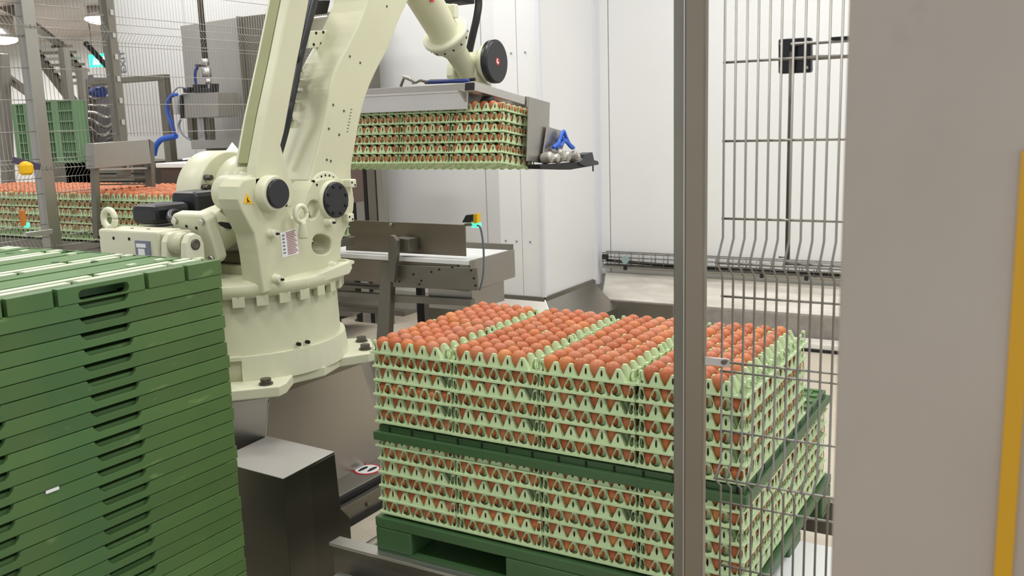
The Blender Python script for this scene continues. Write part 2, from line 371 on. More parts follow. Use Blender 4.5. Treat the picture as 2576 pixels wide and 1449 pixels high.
# ------------------------------------------------------------------ trays and eggs
PX, PY, NX = .0478, .0525, 6
TW, TD, TP = .295, .318, .0456          # tray size, stacking pitch
def tray_mesh(name, front_big, kind=0):
    b = MB()
    mx = (TW - 6*PX)/2; my = (TD - 6*PY)/2
    # flange ring + web
    t = .0042
    for x0, x1, y0, y1 in ((-.003, TW+.003, -.003, .006), (-.003, TW+.003, TD-.006, TD+.003), (-.003, .006, .006, TD-.006), (TW-.006, TW+.003, .006, TD-.006)):
        b.box(x0, x1, y0, y1, -t, .0015)
    b.box(.006, TW-.006, .006, TD-.006, -.003, -.001)
    # peaks
    def frame(A, hole):
        """A: base left, base right, top right, top left (outer); hole=(w fraction, z0, z1)"""
        bl, br, tr, tl = [Vector(p) for p in A]
        mid0 = (bl+br)/2; mid1 = (tl+tr)/2
        out = [bl, mid0, br, br.lerp(tr, .5), tr, mid1, tl, bl.lerp(tl, .5)]
        w, z0, z1 = hole
        H = (mid1-mid0); r = (br-bl)/2
        c = mid0 + H*((z0+z1)/2); hh = (z1-z0)/2
        inn = [c + r*(w*math.cos(a)) + H*(hh*math.sin(a)) for a in (R_(-140), R_(-90), R_(-40), R_(0), R_(50), R_(90), R_(130), R_(180))]
        # narrower towards the top
        b.add(out + inn, [(i, (i+1) % 8, 8+(i+1) % 8, 8+i) for i in range(8)])
        n = r.cross(H).normalized()*.0022
        b.add(inn + [p - n for p in inn], [(i, (i+1) % 8, 8+(i+1) % 8, 8+i) for i in range(8)])
    H = .034
    for i in range(7):
        for j in range(7):
            cx = mx + i*PX; cy = my + j*PY
            hb, ht = .0215, .0055
            if i in (0, 6): hb = .019
            x0, x1 = max(cx-hb, .002), min(cx+hb, TW-.002); y0, y1 = max(cy-hb, .002), min(cy+hb, TD-.002)
            tx0, tx1 = max(cx-ht, .004), min(cx+ht, TW-.004); ty0, ty1 = max(cy-ht, .004), min(cy+ht, TD-.004)
            if j == 0: ty0, ty1 = .004, .013
            if j == 6: ty0, ty1 = TD-.013, TD-.004
            if i == 0: tx0, tx1 = .004, .013
            if i == 6: tx0, tx1 = TW-.013, TW-.004
            z = H*(1.0 if (i+j) % 3 else 1.08)
            if kind == 1: z = H*1.14
            if kind == 2 and ((j in (0, 6) and i in (1, 4)) or (i in (0, 6) and j in (1, 4))): z = TP - .004
            B = [(x0, y0, 0), (x1, y0, 0), (x1, y1, 0), (x0, y1, 0)]; T = [(tx0, ty0, z), (tx1, ty0, z), (tx1, ty1, z), (tx0, ty1, z)]
            edge = i in (0, 6) or j in (0, 6)
            sl, bg = (.17, .22, .80), (.74, .06, .86)
            faces = [(0, 1, front_big, j == 0), (1, 2, not front_big, i == 6), (2, 3, front_big, j == 6), (3, 0, not front_big, i == 0)]
            for a, c, big, outw in faces:
                if edge and a in (0, 2) and i in (0, 6): frame([B[a], B[c], T[c], T[a]], bg)
                elif edge and (outw or not big): frame([B[a], B[c], T[c], T[a]], bg if big else sl)
                else: b.add([B[a], B[c], T[c], T[a]], [(0, 1, 2, 3)])
            b.add(T, [(0, 1, 2, 3)])
    # cup bottoms below the flange
    for i in range(6):
        for j in range(6):
            if 0 < i < 5 and 0 < j < 5 and (i+j) % 2: continue
            cx = mx + (i+.5)*PX; cy = my + (j+.5)*PY; z = -.012
            b.add([(cx-.012, cy-.012, -.002), (cx+.012, cy-.012, -.002), (cx+.012, cy+.012, -.002), (cx-.012, cy+.012, -.002),
                   (cx-.006, cy-.006, z), (cx+.006, cy-.006, z), (cx+.006, cy+.006, z), (cx-.006, cy+.006, z)],
                  [(4, 5, 6, 7), (0, 1, 5, 4), (1, 2, 6, 5), (2, 3, 7, 6), (3, 0, 4, 7)])
    return b.mesh(name, TRAY)
TRAY_B = tray_mesh('egg_tray_slots', False); TRAY_A = tray_mesh('egg_tray_arches', True, 1); TRAY_B2 = tray_mesh('egg_tray_slots_tall', False, 2)
def egg_profile(h, r):
    n = 12; P = []
    for k in range(n+1):
        t = math.pi*k/n; z = -math.cos(t)*h/2
        P.append((z, max(r*math.sin(t)*(1 + .13*math.cos(t)*1.0), 0.0002)))
    return P
def add_egg(b, x, y, z, h=.054, r=.0222, n=12, tilt=0):
    prof = egg_profile(h, r)
    d = Vector((math.sin(tilt)*.5, math.sin(tilt*1.7)*.5, 1)).normalized()
    # broad end up: profile parameter from pointed bottom
    prof = [(t, rr) for t, rr in [(p[0], p[1]) for p in prof]]
    b.lathe(Vector((x, y, z)) , d, [(t, r_) for t, r_ in [(pp[0], r*math.sin(math.acos(max(-1, min(1, -2*pp[0]/h))))*(1 + .16*(2*pp[0]/h))) for pp in prof]], n, True, cap=False)
em = MB(); add_egg(em, 0, 0, 0, n=18); EGG_ME = em.mesh('egg', EGG)
ORD = ['first', 'second', 'third', 'fourth', 'fifth', 'sixth', 'seventh', 'eighth', 'ninth', 'tenth', 'eleventh', 'twelfth']
def put(name, me, M, label, cat, group):
    o = bpy.data.objects.new(name, me); COL.objects.link(o); o.matrix_world = M
    return tag(o, label, cat, group)
def egg_at(Mt, i, j, label, group, sc=None):
    s = sc or random.uniform(.94, 1.06)
    m = Mt @ Matrix.Translation(((TW-6*PX)/2 + (i+.5)*PX + random.uniform(-.0012, .0012), (TD-6*PY)/2 + (j+.5)*PY + random.uniform(-.0012, .0012), .0215 + random.uniform(-.002, .002)))
    m = m @ Matrix.Rotation(random.uniform(-.12, .12), 4, 'X') @ Matrix.Rotation(random.uniform(-.12, .12), 4, 'Y') @ Matrix.Diagonal((s, s, s, 1))
    put('egg', EGG_ME, m, label, 'egg', group)
def low_egg(b, Mt, i, j):
    c = Vector(((TW-6*PX)/2 + (i+.5)*PX, (TD-6*PY)/2 + (j+.5)*PY, .018))
    t = MB(); add_egg(t, c.x, c.y, c.z, h=.044, r=.0225, n=10)
    b.add([Mt @ Vector(q) for q in t.v], t.f, True)
ZT = .894
COLP = .300; ROWP = .325
pile = MB()
for tier in range(2):
    zt = ZT - (.3075 if tier else 0)
    tn = 'lower tier' if tier else 'upper tier'
    for c in range(4):
        for r in range(3 if tier else 2):
            ln = ('front', 'middle' if tier else 'back', 'back')[r]
            for k in range(6):
                big = k % 2 == 1
                jx, jy = random.uniform(-.0025, .0025), random.uniform(-.0025, .0025)
                Mt = Matrix.Translation((c*COLP + .003 + jx, r*ROWP + .002 + jy, zt - k*TP)) @ Matrix.Rotation(random.uniform(-.006, .006), 4, 'Z')
                put('egg_tray', TRAY_A if big else (TRAY_B if k == 0 else TRAY_B2), Mt,
                    'pale green tray, %s from top, %s stack from left, %s row, %s' % (ORD[k], ORD[c], ln, tn), 'egg tray', 'egg trays stacked on the green pallet')
                if tier == 0 and k == 0:
                    for i in range(5):
                        for j in range(6):
                            egg_at(Mt, i, j, 'brown egg, %s row from front, %s from left, %s stack of pallet top' % (ORD[r*6+j], ORD[i], ORD[c]), 'eggs in the open top trays on the pallet')
                elif not big and r == 0 and ((tier == 0 and k in (2, 4)) or (tier == 1 and k == 2)):
                    for i in range(5):
                        egg_at(Mt, i, 0, 'brown egg behind peaks, %s from left, %s tray down, %s stack, %s tier' % (ORD[i], ORD[k], ORD[c], 'lower' if tier else 'upper'), 'eggs showing at the front of the tray stacks', .84)
                    for i in range(6): low_egg(pile, Mt, i, 1)
                    if c == 3:
                        for j in range(2, 6): low_egg(pile, Mt, 5, j); low_egg(pile, Mt, 4, j)
                else:
                    js = ((0,) if big else (0, 1)) if r == 0 else ()
                    for j in js:
                        for i in range(6): low_egg(pile, Mt, i, j)
                    if c == 3:
                        for i in (4, 5):
                            for j in range(6):
                                if j not in js: low_egg(pile, Mt, i, j)
tag(pile.build('stacked_eggs', EGGS), 'brown eggs packed between the pale green trays lower down the pallet stacks', 'eggs', kind='stuff')

# green plate between the tiers, and the pallet
div = empty('divider_plate', (0, 0, ZT-.3), 'dark green plastic divider plate between upper and lower tiers of egg trays', 'divider')
X1 = 4*COLP + .006; Y1 = 3*ROWP + .004
b = MB().box(.008, X1-.012, .008, Y1-.008, ZT-.262, ZT-.242); b.build('plate', GREEND, div, bevel=.003)
b = MB()
b.box(-.006, X1, -.006, .004, ZT-.290, ZT-.262).box(-.006, X1, Y1-.004, Y1+.006, ZT-.290, ZT-.262)
b.box(-.006, .004, .004, Y1-.004, ZT-.290, ZT-.262).box(X1-.01, X1, .004, Y1-.004, ZT-.290, ZT-.262).box(.004, X1-.01, .004, Y1-.004, ZT-.268, ZT-.262)
b.build('rim', GREEND, div, bevel=.003)
for k in range(14):
    xx = .05 + k*.0865
    MB().box(xx, xx+.006, .006, .0075, ZT-.262, ZT-.244).build('notch', HOLE, div)
for k in range(12):
    yy = .04 + k*.08
    MB().box(X1-.0135, X1-.0115, yy, yy+.008, ZT-.264, ZT-.244).build('notch', HOLE, div)
for k in range(5):
    MB().box(.01, X1-.02, .665+k*.066, .685+k*.066, ZT-.245, ZT-.236).build('rib', GREENT, div, bevel=.001)
for k in range(9):
    MB().box(.03+k*.14, .04+k*.14, .66, .95, ZT-.245, ZT-.238).build('rib', GREENT, div)
pal = empty('pallet', (0, 0, .225), 'dark green plastic pallet carrying the two tiers of egg trays', 'pallet')
ZP = ZT - .3075 - 5*TP - .014
b = MB().box(-.012, X1+.01, -.014, Y1+.014, ZP-.034, ZP); b.build('deck', GREEND, pal, bevel=.004)
for x0, x1 in ((-.012, .13), (.48, .74), (X1-.13, X1+.01)):
    for y0, y1 in ((-.014, .12), (.42, .56), (Y1-.12, Y1+.014)):
        MB().box(x0, x1, y0, y1, .236, ZP-.034).build('foot', GREEND, pal, bevel=.006)
for y0, y1 in ((-.014, .12), (.42, .56), (Y1-.12, Y1+.014)):
    MB().box(-.012, X1+.01, y0+.004, y1-.004, .226, .238).build('runner', GREEND, pal)
# pallet roller frame
cf = empty('roller_frame', (0.6, .3, 0), 'low dark steel roller frame under the green pallet', 'conveyor')
MB().box(-.19, 1.24, -.03, -.015, .10, .224).build('side_plate', STEELD, cf, bevel=.002)
MB().box(-.195, 1.24, -.042, .015, .214, .225).build('top_edge', STEELL, cf, bevel=.002)
MB().box(-.19, 1.24, 1.02, 1.06, .10, .224).build('side_plate', STEELD, cf, bevel=.002)
for k in range(11):
    xx = -.1 + k*.12; MB().cyl((xx, -.01, .17), (xx, 1.02, .17), .035, 16).build('roller', STEELD, cf)
MB().box(-.15, 1.24, -.16, -.05, .085, .105).build('lower_rail', BLACKM, cf)
MB().box(-.15, 1.24, -.075, -.06, .02, .10).build('lower_rail', STEELD, cf)
MB().cyl((.07, -.17, .10), (.07, -.03, .12), .011, 12).build('shaft', STEELD, cf)
MB().lathe((.05, -.20, .095), (0, 1, .05), [(0, .028), (.006, .034), (.022, .034), (.028, .028)], 24).build('wheel', BRONZE, cf)
for k in range(6):
    xx = -.10 + k*.25
    MB().box(xx, xx+.05, -.12, -.05, 0, .1).build('leg', BLACKM, cf)
o = MB().box(-.14, -.06, -.12, -.06, .13, .14).build('bracket', STEELL, cf)
# ------------------------------------------------------------------ robot
rb = empty('palletizing_robot', (-.98, .40, .64), 'large cream painted palletizing robot arm bolted on a steel pedestal', 'robot')
BX, BY = -.98, .40
def part(name, mb, m=CREAM, bevel=.004, parent=None): return mb.build(name, m, parent or rb, bevel)
def sub(name, mb, m, parent, bevel=0): return mb.build(name, m, parent, bevel)
# foot with four lugs
foot_poly = []
for k in range(4):
    a0 = R_(45 + 90*k)
    for da, rr in ((-26, .40), (-17, .50), (-13, .53), (13, .53), (17, .50), (26, .40)):
        foot_poly.append((BX + rr*math.cos(a0+R_(da)), BY + rr*math.sin(a0+R_(da))))
    a1 = a0 + R_(45); foot_poly.append((BX + .415*math.cos(a1), BY + .415*math.sin(a1)))
ft = plate('foot', foot_poly, [], 'z', .645, .685, CREAM2, rb, .006)
for k in range(4):
    for da in (-9, 9):
        a = R_(45+90*k+da); p = (BX + .48*math.cos(a), BY + .48*math.sin(a))
        b = MB().lathe((p[0], p[1], .685), (0, 0, 1), [(0, .026), (.006, .026), (.006, .02), (.022, .02)], 6 if 0 else 12, smooth=False)
        sub('bolt', b, BRONZE, ft)
part('base', MB().lathe((BX, BY, .685), (0, 0, 1), [(0, .40), (.075, .395), (.085, .385), (.088, .383), (.30, .378), (.33, .372)], 64), CREAM, 0)
# raised skirt with an opening at the front left
sk2 = MB(); n = 40
for k in range(n):
    a0 = -R_(46) + R_(300)*k/n; a1 = -R_(46) + R_(300)*(k+1)/n
    c = lambda a, r, z: (BX + r*math.cos(a), BY + r*math.sin(a), z)
    sk2.hexa([c(a0, .38, .68), c(a0, .412, .68), c(a1, .412, .68), c(a1, .38, .68), c(a0, .38, .775), c(a0, .402, .775), c(a1, .402, .775), c(a1, .38, .775)])
part('base_skirt', sk2, CREAM2, 0)
c = lambda a, r, z: (BX + r*math.cos(a), BY + r*math.sin(a), z)
b = MB()
for k in range(8):
    a0 = R_(-46) - R_(60)*k/8; a1 = R_(-46) - R_(60)*(k+1)/8
    b.hexa([c(a0, .36, .765), c(a0, .415, .765), c(a1, .415, .765), c(a1, .36, .765), c(a0, .36, .778), c(a0, .415, .778), c(a1, .415, .778), c(a1, .36, .778)])
part('base_shelf', b, CREAM2, 0)
hb = MB()
for a in (-14, -8): p = c(R_(a), .402, .792); hb.cyl(p, c(R_(a), .386, .792), .007, 10)
sub('screw', hb, HOLE, rb)
# slewing ring with teeth
ZR = .99
rg = part('slewing_ring', MB().lathe((BX, BY, ZR), (0, 0, 1), [(0, .39), (.003, .408), (.045, .408), (.052, .402), (.062, .37), (.066, .30)], 72), CREAM, 0)
for k in range(30):
    a0 = R_(12*k); a1 = R_(12*k+6.2)
    if 300 < (12*k) % 360 < 312: continue
    q = MB(); q.hexa([c(a0, .385, ZR-.030), c(a0, .4085, ZR-.030), c(a1, .4085, ZR-.030), c(a1, .385, ZR-.030), c(a0, .385, ZR+.01), c(a0, .4085, ZR+.01), c(a1, .4085, ZR+.01), c(a1, .385, ZR+.01)])
    sub('ring_tooth', q, CREAM, rg, .002)
part('inner_collar', MB().lathe((BX, BY, ZR-.03), (0, 0, 1), [(0, .372), (.06, .372)], 64), OLIVE, 0)
# turret: side plate facing the camera
XN = -.62
outl = yz([(640, 446), (612, 452), (599, 470), (597, 502), (607, 528), (640, 590), (650, 640), (658, 700), (664, 738), (700, 730), (748, 712), (800, 698), (846, 680), (862, 668), (858, 640), (860, 606), (880, 560), (890, 530), (892, 500), (884, 470), (866, 452), (838, 446), (806, 449), (786, 458), (774, 478), (762, 515), (748, 545), (735, 548), (727, 525), (724, 490), (716, 462), (696, 445), (665, 442)], XN)
hole1 = smooth_poly(yz([(790, 592), (812, 588), (834, 600), (834, 625), (824, 640), (796, 640), (784, 622)], XN), 2)
hole2 = smooth_poly(yz([(776, 512), (788, 502), (804, 510), (805, 530), (796, 548), (780, 552), (772, 535)], XN), 2)
tp = plate('side_plate', outl, [hole1, hole2], 'x', XN-.10, XN, CREAM, rb, .007)
o2 = yz([(560, 520), (600, 470), (690, 440), (780, 455), (870, 452), (892, 505), (868, 600), (866, 700), (600, 760), (560, 740)], XN)
plate('turret_web', yz([(780, 470), (870, 470), (864, 600), (860, 680), (790, 700)], XN), [], 'x', -.98, -.90, CREAM, rb, .006)
b = MB().box(-1.2, -.75, BY-.16, BY+.2, ZR+.05, ZR+.10); part('turret_floor', b, CREAM, .01)
b = MB().box(-1.16, -.76, BY-.14, BY+.1, ZR+.10, ZR+.15); part('inner_cover', b, STEELD, .01)
# flange step on the slewing ring below the plate
b = MB().prism(yz([(745, 700), (860, 655), (866, 672), (858, 688), (750, 722)], XN), 'x', XN, XN+.045); part('flange_step', b, CREAM2, .006)
b = MB().prism(yz([(855, 650), (878, 655), (878, 662), (858, 672)], XN), 'x', XN-.05, XN+.03); part('bracket', b, CREAM2, .004)
def boss(px, py, r=.015, L=.03, X=XN, rh=.0045):
    p = at(px, py, 'x', X + L)
    q = MB().lathe((X-.01, p.y, p.z), (1, 0, 0), [(0, r*1.9), (.012, r*1.25), (L, r*1.05), (L+.01, r)], 20); o = part('boss', q, CREAM2, 0)
    sub('bolt_hole', MB().cyl((X+L-.002, p.y, p.z), (X+L+.0108, p.y, p.z), rh, 10), HOLE, o)
for px, py in ((696, 588), (708, 703), (838, 560), (848, 670)): boss(px, py)
for px, py, ang in ((878, 548, 0), (884, 462, 0)):
    p = at(px, py, 'x', XN+.02); q = MB().box(XN-.03, XN+.03, p.y-.018, p.y+.022, p.z-.016, p.z+.018); o = part('lug', q, CREAM2, .006)
    for dy in (-.008, .010): sub('bolt_hole', MB().cyl((XN+.02, p.y+dy, p.z-dy*.6), (XN+.031, p.y+dy, p.z-dy*.6), .0045, 10), HOLE, o)
for px, py in ((790, 456), (797, 465)):
    p = at(px, py, 'x', XN); sub('bolt_hole', MB().cyl((XN-.01, p.y, p.z), (XN+.0015, p.y, p.z), .005, 10), HOLE, rb)
# lifting eye on the turret plate
p = at(757, 538, 'x', XN+.05)
ey = MB(); tq = [Vector((p.x, p.y + .030*math.cos(a), p.z + .030*math.sin(a))) for a in [2*math.pi*k/28 for k in range(29)]]
ey.tube(tq, .009, 10); ey.lathe((p.x, p.y+.004, p.z-.03), (0, 0, -1), [(0, .014), (.01, .012), (.055, .019), (.062, .016)], 18)
part('lifting_eye', ey, CREAM2, 0)
# elbow joints: round hubs with black caps
def hub(px, py, X0, X1, r, capr, name, off=(0, 0)):
    p = at(px, py, 'x', X1)
    o = part(name, MB().lathe((X0, p.y, p.z), (1, 0, 0), [(0, r*1.02), (X1-X0-.012, r*1.02), (X1-X0, r*.96)], 48), CREAM2, 0)
    q = MB().lathe((X1-.002, p.y, p.z), (1, 0, 0), [(0, capr), (.010, capr), (.014, capr*.94)], 40); cp = sub('black_cap', q, BLACK, o)
    return p, cp
p1, cp1 = hub(697, 487, XN-.22, XN+.045, .064, .0525, 'rod_joint')
q = MB()
for k in range(2): q.cyl((XN+.05, p1.y+.045, p1.z-.012), (XN+.066, p1.y+.045, p1.z-.012), .007, 8)
cp1['label'] = 'round black joint cap of the link rod'
p2, cp2 = hub(843, 503, XN-.2, XN+.016, .077, .070, 'arm_joint')
cp2['label'] = 'round black bolted cap of the main arm joint'
for k in range(8):
    a = 2*math.pi*k/8 + .3; yy = p2.y+.055*math.cos(a); zz = p2.z+.055*math.sin(a)
    sub('cap_bolt', MB().cyl((XN+.02, yy, zz), (XN+.034, yy, zz), .0065, 8), BLACKM, rb)
# main arm
XA = -.65
near = yz([(930, -10), (890, 87), (846, 165), (829, 220), (825, 261), (814, 319), (788, 420), (770, 470), (790, 540), (840, 565), (880, 540), (893, 500), (886, 460), (884, 420), (893, 377), (910, 278), (936, 200), (985, 110), (1000, 60), (1034, -10), (1075, -110), (1080, -230), (1010, -260), (950, -150)], XA)
plate('main_arm', smooth_poly(near, 2), [], 'x', XA-.19, XA, CREAM, rb, .010)
# raised face pieces on the arm
rim = yz([(820, 300), (808, 340), (792, 420), (784, 455), (812, 470), (846, 462), (868, 440), (846, 418), (812, 410), (805, 408)], XA)
q = MB().lathe((XA-.004, p2.y, p2.z), (1, 0, 0), [(0, .112), (.006, .112), (.008, .108)], 48); o = part('joint_flange', q, CREAM2, 0)
for a in (62, 76, 90, 104, 118, 132, 48):
    a = R_(a); sub('bolt_hole', MB().cyl((XA+.001, p2.y+.096*math.cos(a), p2.z+.096*math.sin(a)), (XA+.0055, p2.y+.096*math.cos(a), p2.z+.096*math.sin(a)), .0045, 8), HOLE, o)
q = MB()
for px, py in ((880, 142), (906, 158), (838, 264), (865, 279), (827, 324), (853, 339), (822, 402), (832, 405), (973, 16)):
    p = at(px, py, 'x', XA); q.cyl((XA-.005, p.y, p.z), (XA+.0015, p.y, p.z), .0055, 8)
sub('arm_bolts', q, BRONZE, rb)
q = MB()
for k in range(8):
    p = at(884 - k*1.5, 275 + k*8, 'x', XA); q.box(XA, XA+.001, p.y-.004, p.y+.004, p.z-.0018, p.z+.0018)
sub('scale_mark', q, BRONZE, rb)
# bracket plate between arm and link with four bolts
YB = at(797, 97, 'x', XA-.16)
bp_ = MB(); ctr = YB
q = MB()
pp = [at(px, py, 'x', XA-.16) for px, py in ((775, 78), (825, 76), (822, 118), (772, 122))]
nrm = (pp[1]-pp[0]).cross(pp[2]-pp[0]).normalized()
q.prism([(v.y, v.z) for v in pp], 'x', XA-.17, XA-.155)
q = MB().hexa([Vector((XA-.215, .40, 0)) + Vector((0, v, z)) for v, z in ((0, 0), (0, 0), (0, 0), (0, 0))] * 2) if 0 else q
ob = part('arm_bracket', q, CREAM2, .003)
for px, py in ((795, 83), (813, 81), (789, 112), (807, 110)):
    p = at(px, py, 'x', XA-.155); sub('bolt_hole', MB().cyl((XA-.156, p.y, p.z), (XA-.153, p.y, p.z), .006, 8), HOLE, ob)
# link rod
XL = -.62
rod = yz([(729, -10), (698, 145), (667, 290), (643, 420), (640, 470), (660, 520), (700, 530), (735, 520), (744, 480), (728, 440), (719, 408), (707, 365), (716, 330), (739, 203), (762, 87), (780, -10), (800, -130), (760, -160)], XL)
lr = plate('link_rod', rod, [], 'x', XL-.045, XL, CREAM, rb, .006)
rod2 = yz([(729, -10), (698, 145), (667, 290), (646, 410), (676, 412), (700, 330), (722, 203), (745, 87), (762, -10), (780, -130), (755, -150)], XL)
plate('rod_channel', rod2, [], 'x', XL-.095, XL-.046, OLIVE, rb, .0)
plate('rod_rear_flange', yz([(729, -10), (698, 145), (667, 290), (643, 420), (700, 420), (739, 203), (780, -10), (775, -150), (757, -150)], XL), [], 'x', XL-.106, XL-.095, CREAM2, rb, .003)
q = MB().prism(yz([(600, 434), (640, 424), (668, 432), (668, 446), (604, 444)], XL-.1), 'x', XL-.11, XL-.01); part('rod_yoke', q, CREAM2, .006)
# black cables between link and arm
q = MB()
for k in range(3):
    q.tube(catmull([at(800-k*7, -20, 'x', -.76-.03*k), at(778-k*6, 60, 'x', -.76-.03*k), at(758-k*3, 140, 'x', -.77), at(746, 200, 'x', -.77-.02*k), at(734, 260, 'x', -.77), at(720, 330, 'x', -.78), at(700, 400, 'x', -.79)], 8), .011, 8)
q.build('cable_bundle', BLACK, rb)
for k, py in enumerate((150, 175, 200, 228, 255, 300)):
    p = at(752 - k*6, py, 'x', -.83); MB().box(-.86, -.81, p.y-.012, p.y+.012, p.z-.01, p.z+.01).build('cable_clamp', STEELD, rb)
q = MB().prism(yz([(790, 0), (832, 0), (824, 34), (774, 40), (768, 15)], -.90), 'x', -.95, -.90); part('hose_box', q, BLACKM, .004)
q = MB().prism(yz([(782, 44), (830, 38), (815, 90), (776, 96)], -.96), 'x', -1.0, -.96); part('light_cover', q, STEELL, .01)
# drive motor tilted below the link joint
ma = at(488, 602, 'x', -.88); mb_ = at(625, 540, 'x', -.88)
md = (mb_-ma).normalized(); up = Vector((1, 0, 0)).cross(md).normalized(); 
if up.z < 0: up = -up
Mm = Matrix((( 1, md.x, up.x, ma.x), (0, md.y, up.y, ma.y), (0, md.z, up.z, ma.z), (0, 0, 0, 1)))
def mm(mb): mb.v = [tuple(Mm @ Vector(q)) for q in mb.v]; return mb
hs = .096
cc = hs*.8
sq = [(-cc, -hs), (cc, -hs), (hs, -cc), (hs, cc), (cc, hs), (-cc, hs), (-hs, cc), (-hs, -cc)]
q = MB().prism([(a, b) for a, b in sq], 'y', 0, .05); mo = part('motor_flange', mm(q), CREAM2, .008)
for a, b in ((-.07, .07), (.07, .07), (-.07, -.07), (.07, -.07)):
    sub('bolt', mm(MB().cyl((a, -.012, b), (a, 0, b), .012, 12)), STEELL, mo)
for a, b in ((-.02, .05), (.03, .045)): sub('bolt_hole', mm(MB().cyl((a, -.0015, b), (a, 0.002, b), .006, 10)), HOLE, mo)
part('motor_body', mm(MB().lathe((0, .045, 0), (0, 1, 0), [(0, .088), (.02, .086), (.26, .082)], 40)), CREAM2, 0)
# clevis below the motor flange
cvp = at(462, 620, 'x', -.82)
YC = cvp.y - .02
b2 = yz([(412, 665), (412, 620), (420, 598), (440, 585), (460, 590), (466, 612), (466, 665)], -.90)
plate('clevis', yz([(468, 668), (468, 612), (476, 592), (490, 586), (506, 594), (514, 612), (518, 668)], -.74), [], 'x', -.77, -.74, CREAM2, rb, .006)
plate('clevis', yz([(468, 668), (468, 612), (476, 592), (490, 586), (506, 594), (514, 612), (518, 668)], -.74), [], 'x', -.87, -.84, CREAM2, rb, .006)
pc = at(491, 615, 'x', -.74)
part('pivot_barrel', MB().cyl((-.835, pc.y, pc.z), (-.775, pc.y, pc.z), .040, 32), CREAM, 0)
sub('pivot_pin', MB().lathe((-.74, pc.y, pc.z), (1, 0, 0), [(0, .019), (.004, .019), (.004, .012), (.002, .008)], 20), BRONZE, rb)
# rear box with lifting eye
RY = -.05
RX0 = at(248, 600, 'y', RY).x; RX1 = at(396, 600, 'y', RY).x; RZ = at(330, 580, 'y', RY).z
part('rear_shelf', MB().box(RX0, -1.04, RY+.12, .50, .98, RZ-.01), CREAM, .004)
q = MB().box(RX0, RX1, RY, .065, .98, RZ); rbx = part('rear_box', q, CREAM2, .008)
q = MB().prism([(RX1+.002, RY+.01), (RX1+.05, RY+.07), (RX1+.05, .065), (RX1+.002, .065)], 'z', .98, RZ-.004); part('rear_box_side', q, CREAM, .008)
for px, py in ((249, 597), (286, 599), (325, 601)):
    p = at(px, py, 'y', RY); sub('bolt_hole', MB().cyl((p.x, RY-.0015, p.z), (p.x, RY+.01, p.z), .006, 10), HOLE, rbx)
for xx, yy in ((RX0+.13, RY+.05), (RX0+.22, RY+.05)): sub('bolt_hole', MB().cyl((xx, yy, RZ-.01), (xx, yy, RZ+.0015), .006, 10), HOLE, rbx)
p = at(362, 628, 'y', RY)
q = MB().box(p.x-.038, p.x+.038, RY-.006, RY, p.z-.03, p.z+.032); np_ = sub('rating_plate', q, GREYP, rbx)
q = MB().box(p.x-.03, p.x+.02, RY-.008, RY-.006, p.z+.008, p.z+.022).box(p.x-.022, p.x+.012, RY-.008, RY-.006, p.z-.02, p.z+.004); sub('plate_print', q, WHITE, rbx)
p = at(275, 550, 'y', RY+.05)
ring = MB().tube([Vector((p.x + .033*math.cos(a), p.y, p.z + .033*math.sin(a))) for a in [2*math.pi*k/28 for k in range(29)]], .0115, 12)
ring.cyl((p.x, p.y, p.z-.05), (p.x, p.y, RZ), .018, 14)
part('lifting_eye', ring, CREAM2, 0)
# black connectors behind the box
for (xa, xb, ya_, yb_, za, zb_) in ((-1.22, -1.08, .10, .27, RZ, RZ+.075), (-1.22, -1.08, .29, .42, RZ, RZ+.11)):
    cn = part('cable_connector', MB().box(xa, xb, ya_, yb_, za, zb_), BLACK, .02)
for k in range(4):
    MB().tube(catmull([(-1.10+k*.04, .26, RZ+.03), (-1.06+k*.04, .16, RZ+.045-.01*k), (-.98+k*.04, .10, RZ+.02), (-.88+k*.03, .20, RZ-.005)], 8), .012, 8).build('black_hose', BLACK, rb)
# rear counter housings (axis along X)
CY_, CZ_ = .60, 1.325
hsg = part('gear_housing', MB().lathe((-1.36, CY_, CZ_), (1, 0, 0), [(0, .14), (.015, .175), (.03, .185), (.15, .185), (.16, .175)], 56), CREAM2, 0)
part('gear_housing', MB().lathe((-1.15, CY_, CZ_), (1, 0, 0), [(0, .15), (.015, .165), (.12, .165), (.13, .15)], 56), CREAM, 0)
part('shaft_housing', MB().lathe((-1.32, CY_, CZ_), (1, 0, 0), [(0, .12), (.6, .12)], 40), CREAM, 0)
for a in (150, 165, 180, 195):
    a = R_(a); sub('bolt', MB().cyl((-1.20, CY_+.16*math.cos(a), CZ_+.16*math.sin(a)), (-1.165, CY_+.16*math.cos(a), CZ_+.16*math.sin(a)), .012, 8), BRONZE, hsg)
# labels
XF = XN + .0012
lab = yz([(705, 586), (745, 574), (752, 638), (711, 648)], XF)
def quad2(Q, X, u0, u1, v0, v1):
    (a, b, c_, d_) = [Vector((X, p[0], p[1])) for p in Q]
    f_ = lambda u, v: (a.lerp(b, u)).lerp(d_.lerp(c_, u), v)
    return [f_(u0, v0), f_(u1, v0), f_(u1, v1), f_(u0, v1)]
q = MB(); q.add(quad2(lab, XF, 0, 1, 0, 1) + [v - Vector((.001, 0, 0)) for v in quad2(lab, XF, 0, 1, 0, 1)], [(0, 1, 2, 3), (7, 6, 5, 4), (0, 4, 5, 1), (1, 5, 6, 2), (2, 6, 7, 3), (3, 7, 4, 0)])
ws = q.build('warning_sheet', WHITE, rb); ws['label'] = 'white sheet with rows of fine reddish print'
q = MB()
for k in range(14):
    q.add(quad2(lab, XF+.0006, .34, .96 - .06*((k*5) % 3), .05+k*.066, .085+k*.066), [(0, 1, 2, 3)])
q.build('print_lines', REDP, ws)
q = MB()
